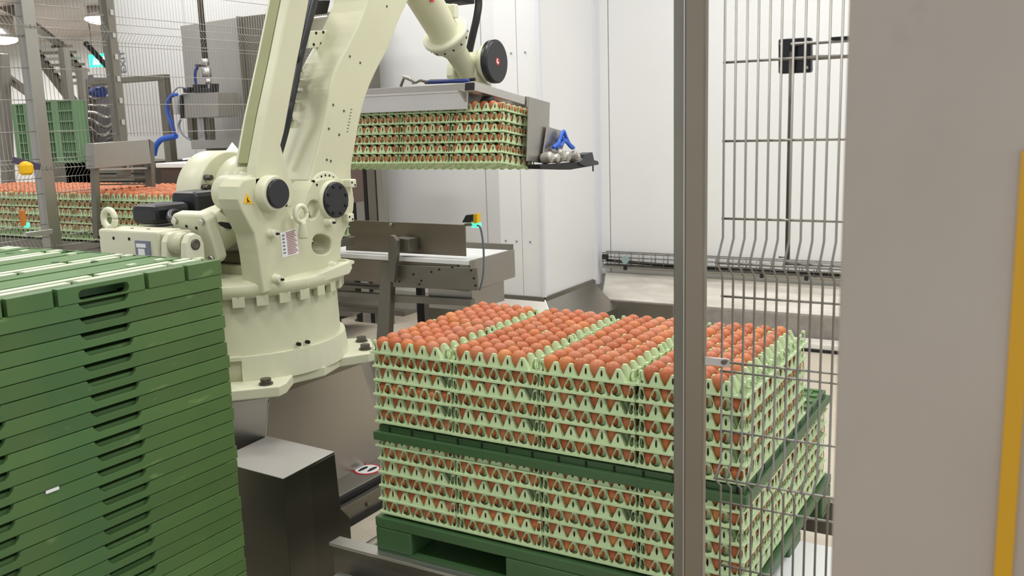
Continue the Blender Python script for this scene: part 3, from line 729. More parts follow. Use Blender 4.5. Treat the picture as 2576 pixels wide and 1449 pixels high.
for k in range(6): q.add(quad2(lab, XF+.0006, .08, .22, .10+k*.14, .17+k*.14), [(0, 1, 2, 3)])
q.build('print_symbols', GREYP, ws)
# yellow warning triangle on the turret shoulder
part('shoulder_block', MB().prism(yz([(612, 450), (600, 468), (597, 500), (606, 524), (640, 530), (662, 444), (640, 438)], XN-.01), 'x', XN-.10, XN-.01), CREAM2, .012)
XT = XN+.0015
T = [Vector((XT, a, b)) for a, b in yz([(612, 511), (636, 514), (622, 486)], XT)]
q = MB().add(T + [v - Vector((.001, 0, 0)) for v in T], [(0, 1, 2), (5, 4, 3), (0, 3, 4, 1), (1, 4, 5, 2), (2, 5, 3, 0)]); tr = q.build('warning_triangle', YELS, rb)
cT = (T[0]+T[1]+T[2])/3
q = MB()
q.prism([(cT.y-.008, cT.z-.010), (cT.y-.001, cT.z-.002), (cT.y-.005, cT.z+.001), (cT.y+.001, cT.z+.012), (cT.y, cT.z+.002), (cT.y+.004, cT.z-.001), (cT.y+.009, cT.z-.010), (cT.y, cT.z-.005)], 'x', XT, XT+.0007)
q.build('triangle_symbol', BLACKM, tr)
for i in range(3):
    pass
# upper arm and wrist
XW = -.78
A0 = at(985, -140, 'x', XW); A1 = at(1120, 85, 'x', XW); dA = (A1-A0).normalized(); LA = (A1-A0).length
q = MB().lathe(A0 - dA*.25, dA, [(0, .12), (.2, .12), (.27, .083), (.25+LA-.035, .076), (.25+LA-.01, .084), (.25+LA, .10)], 40)
part('upper_arm', q, CREAM, 0)
fl_ = part('wrist_flange', MB().lathe(A1 - dA*.012, dA, [(0, .112), (.006, .118), (.018, .118), (.022, .108), (.062, .100), (.072, .088)], 48), CREAM2, 0)
u_, v_, w_ = basis(dA)
for k in range(14):
    a = 2*math.pi*k/14; pp_ = A1 + dA*.035 + (u_*math.cos(a) + v_*math.sin(a))*.1045
    sub('bolt_hole', MB().cyl(pp_, pp_ + (u_*math.cos(a) + v_*math.sin(a))*.002, .005, 8), HOLE, fl_)
WR = at(1190, 160, 'x', XW)
q = MB().lathe(A1 + dA*.06, dA, [(0, .085), (.03, .07), (.06, .056), ((WR-A1).length-.02, .048), ((WR-A1).length+.02, .055)], 40); part('wrist_neck', q, CREAM, 0)
part('wrist_hub', MB().lathe((XW-.075, WR.y, WR.z), (1, 0, 0), [(0, .05), (.01, .058), (.14, .058), (.15, .05)], 36), CREAM, 0)
DX = XW + .125
dk = at(1245, 155, 'x', DX)
q = MB().lathe((DX-.075, dk.y, dk.z), (1, 0, 0), [(0, .070), (.03, .095), (.055, .105), (.06, .1)], 48); part('wrist_housing', q, CREAM2, 0)
dc = part('wrist_disc', MB().lathe((DX-.02, dk.y, dk.z), (1, 0, 0), [(0, .107), (.03, .108), (.033, .100), (.036, .098)], 56), BLACK, 0)
dc['label'] = 'round black wrist cap with a small red and white emblem'
ex = DX + .0165
def arcband(cy, cz, r0, r1, a0, a1, X, n=14):
    m = MB(); P = []
    for k in range(n+1):
        a = a0 + (a1-a0)*k/n; P += [(X, cy+r0*math.cos(a), cz+r0*math.sin(a)), (X, cy+r1*math.cos(a), cz+r1*math.sin(a))]
    return m.add(P, [(2*k, 2*k+1, 2*k+3, 2*k+2) for k in range(n)])
arcband(dk.y, dk.z, .0, .019, 0, 2*math.pi, ex, 20).build('emblem_ground', RED, dc)
arcband(dk.y+.002, dk.z+.002, .005, .013, R_(100), R_(320), ex+.0008).build('emblem', WHITE, dc)
# fork carrying the gripper flange
MZ = WR.z - .105
q = MB().prism(smooth_poly([(WR.y-.075, MZ), (WR.y+.075, MZ), (WR.y+.05, WR.z+.03), (WR.y, WR.z+.055), (WR.y-.05, WR.z+.03)], 2), 'x', XW-.125, XW-.085); part('wrist_fork', q, CREAM2, .008)
q = MB().prism(smooth_poly([(WR.y-.075, MZ), (WR.y+.075, MZ), (WR.y+.05, WR.z+.03), (WR.y, WR.z+.055), (WR.y-.05, WR.z+.03)], 2), 'x', XW+.03, XW+.055); part('wrist_fork', q, CREAM2, .008)
part('wrist_base', MB().lathe((XW-.03, WR.y, MZ-.03), (0, 0, 1), [(0, .115), (.03, .115), (.045, .09)], 40), CREAM2, 0)
part('tool_flange', MB().lathe((XW-.03, WR.y, MZ-.05), (0, 0, 1), [(0, .10), (.022, .10)], 40), BLACKM, 0)
q = MB().tube(catmull([at(1196, -60, 'x', -.76), at(1204, 0, 'x', -.76), at(1200, 40, 'x', -.76), at(1190, 85, 'x', -.78), at(1180, 130, 'x', -.81), at(1172, 170, 'x', -.84)], 10), .019, 14)
ho = q.build('black_hose', BLACKM, rb); ho['label'] = 'thick black ribbed hose running down to the wrist'
part('hose_clamp', MB().box(-.90, -.80, at(1150, 2, 'x', -.85).y-.06, at(1150, 2, 'x', -.85).y+.09, at(1150, 2, 'x', -.85).z-.012, at(1150, 2, 'x', -.85).z+.03), BLACKM, .006)
q = at(1135, 22, 'x', -.73); part('arm_clip', MB().box(-.74, -.70, q.y-.02, q.y+.02, q.z-.045, q.z+.02), CREAM2, .006)
q = at(1087, 1, 'x', -.705); sub('red_mark', MB().box(-.71, -.702, q.y-.012, q.y+.012, q.z-.006, q.z+.003), RED, rb)

# ------------------------------------------------------------------ robot pedestal
pd = empty('robot_pedestal', (BX, BY, 0), 'tapered stainless steel pedestal under the cream robot foot', 'pedestal')
tpp = [(-.655, .19), (-.655, .72), (-.80, .93), (-1.16, .93), (-1.36, .72), (-1.36, .10), (-1.16, -.10), (-.82, -.02)]
btp = [(-.745, .16), (-.745, 1.02), (-.85, 1.2), (-1.2, 1.2), (-1.45, .9), (-1.45, .05), (-1.2, -.18), (-.84, -.10)]
MB().prism([(a + (a-BX)*.06, b + (b-BY)*.06) for a, b in tpp], 'z', .612, .643).build('top_plate', STEELD, pd, .003)
q = MB(); n = 8
q.add([(a, b, .612) for a, b in tpp] + [(a, b, .0) for a, b in btp], [(i, (i+1) % n, n+(i+1) % n, n+i) for i in range(n)])
q.build('body', STEEL, pd)
MB().tube([(-.66, .19, .60), (-.735, .16, .12)], .004, 6).build('weld_seam', STEELL, pd)
# cable duct on the floor with the round no-step sticker
du = empty('floor_duct', (-.5, .9, 0), 'low stainless floor duct beside the robot pedestal with a black slot', 'duct')
MB().box(-.80, -.60, .10, 2.2, .06, .12).build('cover', STEEL, du, .002)
MB().box(-.60, -.585, .10, 2.2, .095, .112).build('slot_seal', BLACKM, du)
MB().box(-.60, -.56, .10, 2.2, .0, .085).build('side_channel', STEELD, du, .002)
MB().box(-.56, -.545, .10, 2.2, .0, .02).build('shadow_strip', BLACKM, du)  # black strip painted for the shadow along the foot of the duct
q = MB()
for k in range(8): q.box(-.562, -.552, .45+k*.14, .475+k*.14, .04, .055)
q.build('clip', STEELD, du)
sc = at(924, 1180, 'z', .122)
st = MB().lathe((sc.x, sc.y, .1201), (0, 0, 1), [(0, .062), (.0012, .062)], 40).build('no_step_sticker', RED)
tag(st, 'round red and white no-stepping sticker with two black footprints on the duct', 'sticker')
MB().lathe((sc.x, sc.y, .1214), (0, 0, 1), [(0, .052), (.0006, .052)], 40).build('white_ground', WHITE, st)
for dx, dy in ((-.018, -.008), (.02, .008)):
    q = MB(); 
    q.prism([(sc.x+dx+.011*math.cos(a)*(1 if math.sin(a) > 0 else .8), sc.y+dy+.032*math.sin(a)) for a in [2*math.pi*k/16 for k in range(16)]], 'z', .122, .1228)
    q.build('footprint', BLACKM, st)

# ------------------------------------------------------------------ stainless guard box in front of the pedestal
gb = empty('guard_box', (-.45, 0, 0), 'stainless steel box with bright top between the green stack and robot', 'guard box')
zb2 = .45
q = MB(); TP4 = [(-.66, -.085), (-.318, -.105), (-.334, .170), (-.68, .19)]
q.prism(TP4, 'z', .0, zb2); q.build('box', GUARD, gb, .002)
q = MB(); q.prism([(a, b) for a, b in TP4], 'z', zb2, zb2+.003); q.build('lit_top_sheet', GUARD_LIT, gb, .001)  # thin sheet in lighter steel, painting the light on the box top
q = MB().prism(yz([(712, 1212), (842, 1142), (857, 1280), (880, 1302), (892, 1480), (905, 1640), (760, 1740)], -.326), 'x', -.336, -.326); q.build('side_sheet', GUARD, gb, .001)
# ------------------------------------------------------------------ held layer of trays and the gripper
TH = R_(8.0)
HM = Matrix.Translation((-.38, 1.48, 1.41)) @ Matrix.Rotation(-TH, 4, 'X')
HI = HM.inverted()
def hat(px, py, ax, v):
    d = CR*((px-1288)/FPX) - CU*((py-724.5)/FPX) + CF
    o = HI @ CAM; dd = HI.to_3x3() @ d; i = 'xyz'.index(ax); return o + dd*((v-o[i])/dd[i])
HP = .0480; HR = .29
hs_ = Matrix.Diagonal((1, 1.0, 1.0, 1))
hp = MB()
for c4 in range(4):
    for r2 in range(1):
        for k in range(6):
            Mt = HM @ Matrix.Translation((-(c4+1)*.302 + .004 + random.uniform(-.002, .002), r2*HR + random.uniform(-.002, .002), (5-k)*HP)) @ hs_
            put('egg_tray', TRAY_A if k % 2 == 1 else (TRAY_B if k == 0 else TRAY_B2), Mt,
                'pale green tray held in the gripper, %s from top, %s stack from right' % (ORD[k], ORD[c4]), 'egg tray', 'egg trays held up by the robot gripper')
            for i in range(6):
                for j in range(6):
                    if k == 0 and i < 5:
                        t = MB(); add_egg(t, (TW-6*PX)/2 + (i+.5)*PX, (TD-6*PY)/2 + (j+.5)*PY, .022, n=12); hp.add([Mt @ Vector(q) for q in t.v], t.f, True)
                    elif (r2 == 0 and j < 2) or (c4 == 0 and i > 3): low_egg(hp, Mt, i, j)
tag(hp.build('held_eggs', EGGS), 'brown eggs in the tray block hanging under the robot gripper', 'eggs', kind='stuff')
gr = empty('gripper', HM.translation, 'stainless steel tray gripper with side plates hanging from the robot wrist', 'gripper')
def gp(name, mb, m=STEELL, bevel=.002, parent=None): return mb.build(name, m, parent or gr, bevel, M=HM)
gp('front_plate', MB().box(-1.30, -.185, -.03, -.018, .244, .325))
gp('front_beam', MB().box(-1.30, -.19, -.022, .05, .325, .365), STEEL)
gp('beam_lip', MB().box(-1.30, -.19, -.034, -.020, .322, .332), STEELL)
gp('top_plate', MB().box(-1.26, -.20, .05, .42, .335, .350), STEELD)
gp('side_beam', MB().box(-.16, -.10, -.10, .36, .315, .355), STEELL)
gp('beam_end', MB().box(-.15, -.11, -.103, -.100, .32, .35), RED) if 0 else None
gp('beam_end', MB().box(-.155, -.105, -.104, -.100, .318, .352), BLACKM)
gp('rear_beam', MB().box(-1.30, -.10, .38, .42, .30, .36), STEEL)
gp('corner_gusset', MB().prism([(-.10, .325), (-.02, .325), (-.02, .27)], 'x', -.20, -.19), STEELL)
gp('suction_foot', MB().lathe((-.13, .06, .31), (0, 0, -1), [(0, .03), (.02, .036), (.04, .03), (.055, .02)], 20), BLACKM, 0)
gp('crossbar', MB().box(-.16, .02, .33, .36, .285, .30), STEELD)
P1, P2, P3, P4 = [hat(a, b, 'x', .034) for a, b in ((1330, 243), (1383, 258), (1378, 412), (1325, 405))]
gp('side_plate', MB().prism([(v.y, v.z) for v in (P1, P2, P3, P4)], 'x', .028, .036), STEEL, .002)
Q = [hat(a, b, 'x', .050) for a, b in ((1376, 318), (1421, 331), (1424, 350), (1400, 410), (1362, 410))]
gp('lower_side_plate', MB().prism([(v.y, v.z) for v in Q], 'x', .046, .052), STEEL, .002)
Q = [hat(a, b, 'x', .055) for a, b in ((1340, 414), (1345, 425), (1420, 427), (1470, 418), (1490, 410), (1480, 404), (1400, 412))]
gp('base_bar', MB().prism([(v.y, v.z) for v in Q], 'x', .02, .09), BLACKM, .002)
for (a, b, s_) in ((1378, 400, .028), (1392, 396, .024), (1408, 398, .03), (1424, 393, .026), (1438, 395, .022), (1402, 380, .02), (1445, 400, .02)):
    v = hat(a, b, 'x', .075); gp('actuator', MB().lathe(v - Vector((.03, 0, 0)), Vector((1, random.uniform(-.4, .4), random.uniform(-.3, .5))), [(0, s_*.9), (.01, s_), (.05, s_), (.06, s_*.6)], 14, smooth=False), CRUMP, .002)
v0, v1 = hat(1380, 398, 'x', .09), hat(1450, 388, 'x', .09); gp('actuator_rod', MB().cyl(v0, v1, .008, 10), STEELL, 0)
Q = [hat(a, b, 'x', .07) for a, b in ((1455, 398), (1457, 388), (1478, 383), (1482, 402), (1493, 406), (1494, 414), (1465, 420), (1445, 412))]
gp('end_block', MB().prism([(v.y, v.z) for v in Q], 'x', .04, .10), BLACK, .003)
gp('end_pin', MB().cyl(hat(1491, 408, 'x', .07), hat(1492, 431, 'x', .07), .004, 8), BLACKM, 0)
for pts in (((1400, 372), (1407, 355), (1412, 340), (1418, 330), (1424, 345), (1432, 362), (1440, 373)), ((1392, 372), (1402, 362), (1410, 366), (1420, 352), (1430, 360), (1443, 372)), ((1412, 336), (1416, 352), (1426, 358), (1436, 370))):
    gp('blue_hose', MB().tube(catmull([hat(a, b, 'x', .08) for a, b in pts], 6), .009, 8), BLUE, 0)
gp('blue_hose', MB().tube(catmull([hat(a, b, 'y', .10) for a, b in ((1070, 207), (1100, 206), (1140, 204), (1180, 203))], 5), .010, 8), BLUED, 0)
gp('black_cable', MB().tube(catmull([hat(a, b, 'y', .14) for a, b in ((1080, 204), (1120, 203), (1160, 203), (1195, 199))], 5), .008, 8), BLACKM, 0)
gp('latch_arm', MB().tube([hat(a, b, 'y', .04) for a, b in ((1008, 218), (1016, 196), (1028, 199), (1046, 208), (1058, 202), (1075, 207))], .007, 8), STEELD, 0)
gp('latch_arm', MB().tube([hat(a, b, 'y', .04) for a, b in ((1014, 192), (1030, 196), (1040, 211))], .006, 8), STEELL, 0)
MB().box(-1.0, -.74, 1.85, 2.12, 1.70, 1.735).build('mount_plate', STEELD, gr, .003)
MB().cyl((XW-.03, WR.y, 1.73), (XW-.03, WR.y, WR.z-.15), .085, 32).build('mount_column', BLACKM, gr)

# ------------------------------------------------------------------ outfeed conveyor with guide plate (behind the robot)
oc = empty('outfeed_conveyor', (-1.4, 2.2, 0), 'dark stainless conveyor with white belt edge and open end behind the robot', 'conveyor')
def xzp(name, pts, Y, th, m, bevel=.002, parent=None):
    return MB().prism(xz(pts, Y), 'y', Y, Y+th).build(name, m, parent or oc, bevel)
ZB = at(1100, 650, 'y', 2.0).z
xR = at(1180, 660, 'y', 1.98).x
MB().box(-2.35, xR, 1.98, 2.03, ZB-.025, ZB).build('belt_edge', WHITEB, oc, .002)
MB().box(-2.35, xR-.005, 2.03, 2.45, ZB-.015, ZB-.004).build('belt', WHITEB, oc)
MB().box(-2.35, xR-.08, 1.985, 2.02, ZB-.16, ZB-.026).build('side_frame', WARMS, oc, .002)
MB().box(xR-.06, xR+.0, 1.97, 2.02, ZB-.17, ZB-.026).build('side_frame_end', STEELD, oc, .002)
pp = [at(a, b, 'y', 1.96) for a, b in ((990, 666), (1200, 674), (1203, 730), (990, 722))]
MB().prism([(v.x, v.z) for v in pp], 'y', 1.955, 1.968).build('motor_cover', STEELD, oc, .002)
ye = at(1290, 630, 'x', xR).y
MB().box(xR, xR+.012, 1.98, ye, ZB-.165, ZB+.002).build('end_plate', STEEL, oc, .002)
MB().box(xR-.35, xR, ye-.01, ye+.01, ZB-.10, ZB+.03).build('back_plate', STEELD, oc, .002)
g1 = xzp('guide_plate', [(870, 553), (1170, 566), (1172, 645), (870, 630)], 2.06, .008, WARMS)
bk = xzp('guide_bracket', [(975, 600), (982, 592), (990, 594), (998, 606), (998, 640), (990, 712), (978, 708)], 1.90, .03, STEELD, .002)
xzp('guide_block', [(990, 598), (1028, 602), (1030, 634), (992, 634)], 1.96, .09, STEELD)
for px_, py_ in ((983, 565), (995, 597)): 
    v = at(px_, py_, 'y', 2.05); MB().cyl((v.x, 2.04, v.z), (v.x, 2.06, v.z), .008, 10).build('bolt', STEELL, oc)
q = MB()
for (px_, py_) in ((1040, 690), (1060, 706), (1085, 684), (1105, 678), (1138, 672), (1185, 680), (1192, 700), (1196, 718), (1055, 715), (1005, 708)):
    v = at(px_, py_, 'y', 1.955); q.cyl((v.x, 1.951, v.z), (v.x, 1.956, v.z), .006, 8)
q.build('screws', BLACKM, oc)['kind'] = 'stuff'
xzp('lower_beam', [(985, 742), (1185, 754), (1185, 770), (985, 760)], 2.0, .04, STEELD)
xzp('lower_beam', [(840, 732), (955, 740), (955, 752), (840, 745)], 2.0, .04, STEELD)
xzp('front_leg', [(958, 660), (985, 662), (975, 880), (945, 880)], 1.97, .05, STEELD, .003)
v = at(1055, 770, 'y', 2.3)
MB().box(v.x-.02, v.x+.02, 2.3, 2.34, 0, ZB-.1).build('rear_leg', BLACKM, oc)
MB().box(v.x+.05, v.x+.35, 2.28, 2.36, 0, .55).build('drive_box', STEELD, oc, .003)
v = at(1205, 740, 'y', 2.2); MB().box(v.x-.25, v.x+.05, 2.05, 2.4, ZB-.30, ZB-.18).build('end_tray', STEEL, oc, .003)
# shelf like tray guides under the belt, left part
for (a, b, c_, d_, m_) in ((860, 658, 948, 668, STEELL), (852, 680, 948, 690, STEELL), (845, 690, 950, 704, STEELD), (838, 715, 952, 722, STEELD)):
    xzp('cross_rail', [(a, b), (c_, d_), (c_, d_+7), (a, b+7)], 2.15, .10, m_)
MB().box(-2.25, -1.62, 2.3, 2.9, .42, .45).build('lower_tray', STEELD, oc, .003)
lowc = empty('low_lift_table', (-2.2, 3.0, 0), 'small low dark lift table on feet under the outfeed conveyor', 'lift table')
v0 = at(842, 790, 'z', .18); v1 = at(905, 765, 'z', .18)
MB().bar(v0, v1, .30, .03).build('table_top', STEELD, lowc, .003)
MB().bar(v0 + Vector((0, 0, -.04)), v1 + Vector((0, 0, -.04)), .02, .03).build('side_rail', BLACKM, lowc)
for a, b in ((855, 822), (908, 805)):
    v = at(a, b, 'z', .005); MB().cyl((v.x, v.y, 0), (v.x, v.y, .17), .016, 12).build('foot_post', BRONZE, lowc); MB().lathe((v.x, v.y, 0), (0, 0, 1), [(0, .05), (.01, .05), (.02, .02)], 16).build('foot_pad', BRONZE, lowc)
# sensor at the conveyor end
se = empty('end_sensor', at(1185, 555, 'y', 2.1), 'yellow and black optical sensor with green light above the conveyor end', 'sensor')
xzp('sensor_hood', [(1161, 560), (1171, 541), (1188, 540), (1184, 560)], 2.08, .05, BLACK, .004, se)
xzp('sensor_body', [(1190, 539), (1200, 537), (1200, 562), (1190, 563)], 2.08, .04, YELS, .004, se)
xzp('sensor_base', [(1184, 562), (1202, 562), (1202, 573), (1186, 573)], 2.08, .04, LEDG, .004, se)
xzp('sensor_bracket', [(1166, 563), (1186, 563), (1186, 569), (1166, 569)], 2.07, .03, STEELD, .002, se)
cb2 = MB().tube(catmull([at(a, b, 'y', 2.05) for a, b in ((1200, 567), (1208, 572), (1214, 600), (1217, 640), (1216, 690), (1210, 720), (1206, 730))], 6), .006, 8).build('sensor_cable', GREYP)
tag(cb2, 'thin grey cable looping down from the yellow conveyor sensor', 'cable')
# upright dark profiles of the conveyor lift by the wall
up_ = empty('lift_mast', (-2.9, 3.6, 0), 'tall dark stainless mast profiles behind the robot arm by the white wall', 'mast')
for a, b, m_ in ((878, 892, BLACKM), (893, 914, STEEL), (918, 922, BLACKM), (924, 944, STEELD), (948, 964, STEEL)):
    xa_, xb_ = at(a, 480, 'y', 3.6).x, at(b, 480, 'y', 3.6).x
    MB().box(xa_, xb_, 3.6, 3.66, 0, 1.75).build('profile', m_, up_, .003)

# ------------------------------------------------------------------ egg lane on the left
ln = empty('infeed_conveyor', (-2.6, 1.3, 0), 'dark stainless infeed conveyor carrying egg trays through the mesh fence', 'conveyor')
LY, LZ = 1.12, 1.228
MB().box(-4.6, -1.55, LY-.03, LY+.68, LZ-5*TP-.06, LZ-5*TP-.014).build('belt_bed', STEELD, ln, .003)
MB().box(-4.6, -1.55, LY-.05, LY-.03, LZ-5*TP-.16, LZ-5*TP-.012).build('side_frame', STEELD, ln, .003)
for xx in (-4.4, -3.2, -1.7): MB().box(xx, xx+.06, LY-.03, LY+.03, 0, LZ-.3).build('leg', STEELD, ln)
lp = MB()
for c8 in range(10):
    for r2 in range(2):
        for k in range(6):
            if r2 == 1 and k > 0 and c8 > 0 and False: continue
            Mt = Matrix.Translation((-1.55 - (c8+1)*.3, LY + r2*.322 + random.uniform(-.003, .003), LZ - k*TP))
            put('egg_tray', TRAY_A if k % 2 else TRAY_B, Mt, 'pale green tray on the infeed conveyor, %s from top, %s stack from right, %s row' % (ORD[k], ORD[c8], 'front' if r2 == 0 else 'back'), 'egg tray', 'egg trays riding on the infeed conveyor')
            for i in range(6):
                for j in range(6):
                    if k == 0 and i < 5:
                        t = MB(); add_egg(t, (TW-6*PX)/2 + (i+.5)*PX, (TD-6*PY)/2 + (j+.5)*PY, .022, n=10); lp.add([Mt @ Vector(q) for q in t.v], t.f, True)
                    elif r2 == 0 and j < 1 and k < 5: low_egg(lp, Mt, i, j)
tag(lp.build('infeed_eggs', EGGS), 'brown eggs in the tray stacks on the infeed conveyor at left', 'eggs', kind='stuff')
# cover above the lane
cv = empty('sensor_cover', (-2.7, 1.2, 1.5), 'plain grey sheet metal cover on legs over the infeed eggs', 'cover')
MB().prism(yz([(237, 361), (374, 350), (381, 412), (239, 425)], -2.7), 'x', -2.78, -2.70).build('cover_sheet', STEEL, cv, .003)
MB().prism(yz([(376, 350), (388, 358), (392, 470), (383, 470)], -2.72), 'x', -2.78, -2.72).build('post', STEELD, cv, .002)
MB().prism(yz([(238, 420), (250, 420), (256, 600), (245, 600)], -2.72), 'x', -2.76, -2.72).build('post', STEELD, cv, .002)
MB().prism(yz([(244, 424), (372, 421), (372, 425), (244, 429)], -2.74), 'x', -2.80, -2.74).build('rail', STEELL, cv)
for k, y_ in enumerate((436, 446, 456, 463)):
    MB().prism(yz([(250, y_), (380, y_-2), (380, y_+2), (250, y_+3)], -2.9), 'x', -2.95, -2.9).build('rail', STEELD if k % 2 else BLACKM, cv)
MB().box(-2.62, -2.50, 1.86, 1.88, 1.22, 1.45) if 0 else None

# ------------------------------------------------------------------ left mesh fence
FX = -2.80
lf = empty('mesh_fence', (FX, 1.5, 0), 'grey welded mesh safety fence running behind the robot on the left', 'fence')
def vbend(z, zs, amp):      # offset of the wire where the panel is pressed into a V
    for z0 in zs:
        if abs(z - z0) < .05: return amp*(1 - abs(z-z0)/.05)
    return 0
def fence_panel(y0, y1, z0, z1, bends, name='wire_panel'):
    q = MB(); y = y0
    zs = sorted(set([z0, z1] + [b + d for b in bends if z0 < b < z1 for d in (-.05, 0, .05)]))
    zs = [z for z in zs if z0 <= z <= z1]
    while y <= y1:
        q.tube([(FX + vbend(z, bends, .045), y, z) for z in zs], .0014, 4); y += .0225
    hz = []
    z = z0 + .02
    while z < z1:
        hz.append(z); z += .162
    for b in bends:
        if z0 < b < z1: hz += [b-.05, b, b+.05]
    for z in hz: q.tube([(FX + .004 + vbend(z, bends, .045), y0, z), (FX + .004 + vbend(z, bends, .045), y1, z)], .0019, 4)
    o = q.build(name, WIRED, lf); o['kind'] = 'stuff'; return o
BZ = at(400, 92, 'x', FX).z
YP1 = at(96, 310, 'x', FX).y; YP2 = at(287, 200, 'x', FX).y
YO = at(252, 500, 'x', FX).y
b2z = at(200, 418, 'x', FX).z; b3z = at(200, 608, 'x', FX).z
fence_panel(.30, YP1, .3, 2.5, [BZ, b2z, b3z]); fence_panel(YP1, YO, .3, 2.5, [BZ, b2z, b3z]); fence_panel(YO+.02, 3.3, at(300, 345, 'x', FX).z, 2.5, [BZ])
for yy, z0 in ((YP1, 0), (YP2, 1.35)):
    MB().box(FX-.035, FX+.035, yy-(.035 if z0 == 0 else .024), yy+(.035 if z0 == 0 else .024), z0, 2.6).build('fence_post', STEEL if z0 == 0 else STEELD, lf, .004)
for k in range(9):
    MB().box(FX+.035, FX+.042, YP2-.01, YP2+.01, 1.4+k*.12, 1.43+k*.12).build('clip', STEELL, lf)
# ------------------------------------------------------------------ background machinery on the left
cab = empty('machine_cabinet', (-4.3, 3.7, 0), 'tall beige grey steel cabinet behind the mesh by the white wall', 'cabinet')
Yc = 3.3
cx0 = at(502, 200, 'y', Yc).x; cx1 = at(608, 200, 'y', Yc).x; cx2 = at(700, 200, 'y', Yc).x; cz = at(600, 40, 'y', Yc).z; cz0 = at(600, 372, 'y', Yc).z
MB().box(cx1, cx2+.3, Yc+.05, Yc+.9, cz0, cz).build('body', STEELD, cab, .004)
MB().box(cx1-.006, cx1, Yc, Yc+.9, cz0, cz).build('side', STEEL, cab)
q = MB().hexa([(cx0, Yc-.15, cz0), (cx1, Yc+.05, cz0), (cx1, Yc+.9, cz0), (cx0, Yc+.9, cz0), (cx0, Yc-.15, cz-.05), (cx1, Yc+.05, cz), (cx1, Yc+.9, cz), (cx0, Yc+.9, cz-.05)])
q.build('angled_panel', STEEL, cab, .004)
MB().box(cx0, cx2+.3, Yc+.0, Yc+.9, cz0-.12, cz0).build('base', STEELD, cab, .004)
MB().box(cx0+.1, cx2+.2, Yc+.1, Yc+.8, 0, cz0-.12).build('plinth', STEELD, cab, .004)
# supply pipe and valves
pip = empty('supply_pipe', at(510, 80, 'y', 2.9), 'thin steel air pipe dropping from the ceiling to a valve block', 'pipe')
v0 = at(500, 0, 'y', 2.9); v1 = at(516, 150, 'y', 2.9)
MB().cyl((v1.x, v1.y, 4.2), v1, .022, 14).build('pipe', BRONZE, pip)
for a, b, r_, l_ in ((516, 156, .03, .05), (520, 182, .034, .07), (524, 205, .024, .04)):
    v = at(a, b, 'y', 2.86); MB().cyl((v.x, v.y, v.z-l_/2), (v.x, v.y, v.z+l_/2), r_, 12).build('valve', STEELL, pip)
v = at(500, 164, 'y', 2.86); MB().cyl((v.x-.03, v.y, v.z), (v.x+.07, v.y, v.z), .014, 10).build('elbow', BRONZE, pip)
MB().tube(catmull([at(a, b, 'y', 2.84) for a, b in ((497, 168), (492, 178), (491, 200), (494, 215))], 5), .012, 8).build('blue_hose', BLUED, pip)
jb = empty('junction_box', at(500, 262, 'y', 2.75), 'stainless junction box with black connectors on a stand', 'junction box')
MB().prism(xz([(456, 236), (546, 232), (548, 294), (460, 298)], 2.75), 'y', 2.75, 2.95).build('box', STEEL, jb, .003)
MB().prism(xz([(484, 212), (502, 212), (502, 222), (527, 222), (527, 210), (530, 210), (530, 234), (486, 234)], 2.78), 'y', 2.78, 2.86).build('connector', BLACK, jb, .003)
MB().prism(xz([(458, 222), (472, 219), (474, 230), (462, 234)], 2.78), 'y', 2.78, 2.86).build('connector', BLACK, jb, .003)
MB().prism(xz([(434, 244), (454, 238), (458, 286), (436, 288)], 2.76), 'y', 2.76, 2.86).build('valve_block', STEELL, jb, .003)
MB().prism(xz([(452, 240), (458, 240), (460, 296), (454, 298)], 2.74), 'y', 2.74, 2.76).build('seal', BLACKM, jb)
for a, b, m_ in ((470, 482, STEELD), (498, 512, STEELL), (520, 526, STEELD)):
    MB().prism(xz([(a, 297), (b, 297), (b+4, 352), (a+4, 352)], 2.85), 'y', 2.85, 2.9).build('stand', m_, jb)
for pts, m_, r_ in ((((446, 238), (432, 240), (421, 258), (420, 280), (428, 305), (440, 340)), BLUE, .012), (((442, 238), (428, 248), (424, 275), (434, 308), (441, 342)), BLUED, .010), (((443, 342), (425, 346), (405, 352), (392, 368), (387, 390)), BLUE, .022), (((455, 300), (450, 318), (462, 340), (480, 352)), GREYP, .008), (((470, 222), (450, 220), (438, 230), (430, 242)), GREYP, .005)):
    hh = MB().tube(catmull([at(a, b, 'y', 2.70) for a, b in pts], 6), r_, 8).build('air_hose', m_, jb)
# white table with film
tb = empty('white_table', (-3.2, 2.4, 0), 'white topped work table behind the mesh fence left of the robot', 'table')
tz = at(520, 410, 'y', 1.9).z
tx0 = at(392, 425, 'y', 1.9).x; tx1 = at(700, 420, 'y', 1.9).x
MB().box(tx0, tx1, 1.9, 2.7, tz-.03, tz).build('table_top', WHITEB, tb, .004)
MB().box(tx0+.02, tx1, 1.92, 2.68, tz-.30, tz-.03).build('table_gap_shade', mat('brown_shadow_panel', srgb(92, 74, 66), .6), tb, .004)  # dark brown block painting the shaded gap under the table top
for xx in (tx0+.05, tx1-.1):
    MB().box(xx, xx+.05, 1.95, 2.0, 0, tz-.3).build('leg', STEELD, tb)
for k in range(14):
    MB().bar((tx0+.15+k*.07, 2.0, tz+.02), (tx0+.15+k*.07, 2.6, tz+.045), .01, .01).build('slat', WHITEB, tb)
film = MB(); random.seed(3)
v = at(585, 372, 'y', 2.2); n = 9; G = []
for i in range(n):
    for j in range(n):
        rr = math.hypot(i-4, j-4)/4; G.append((v.x + (i-4)*.022, v.y + (j-4)*.022, tz + max(0, (1-rr))*.10 + random.uniform(0, .02) + .001))
film.add(G, [(i*n+j, (i+1)*n+j, (i+1)*n+j+1, i*n+j+1) for i in range(n-1) for j in range(n-1)])
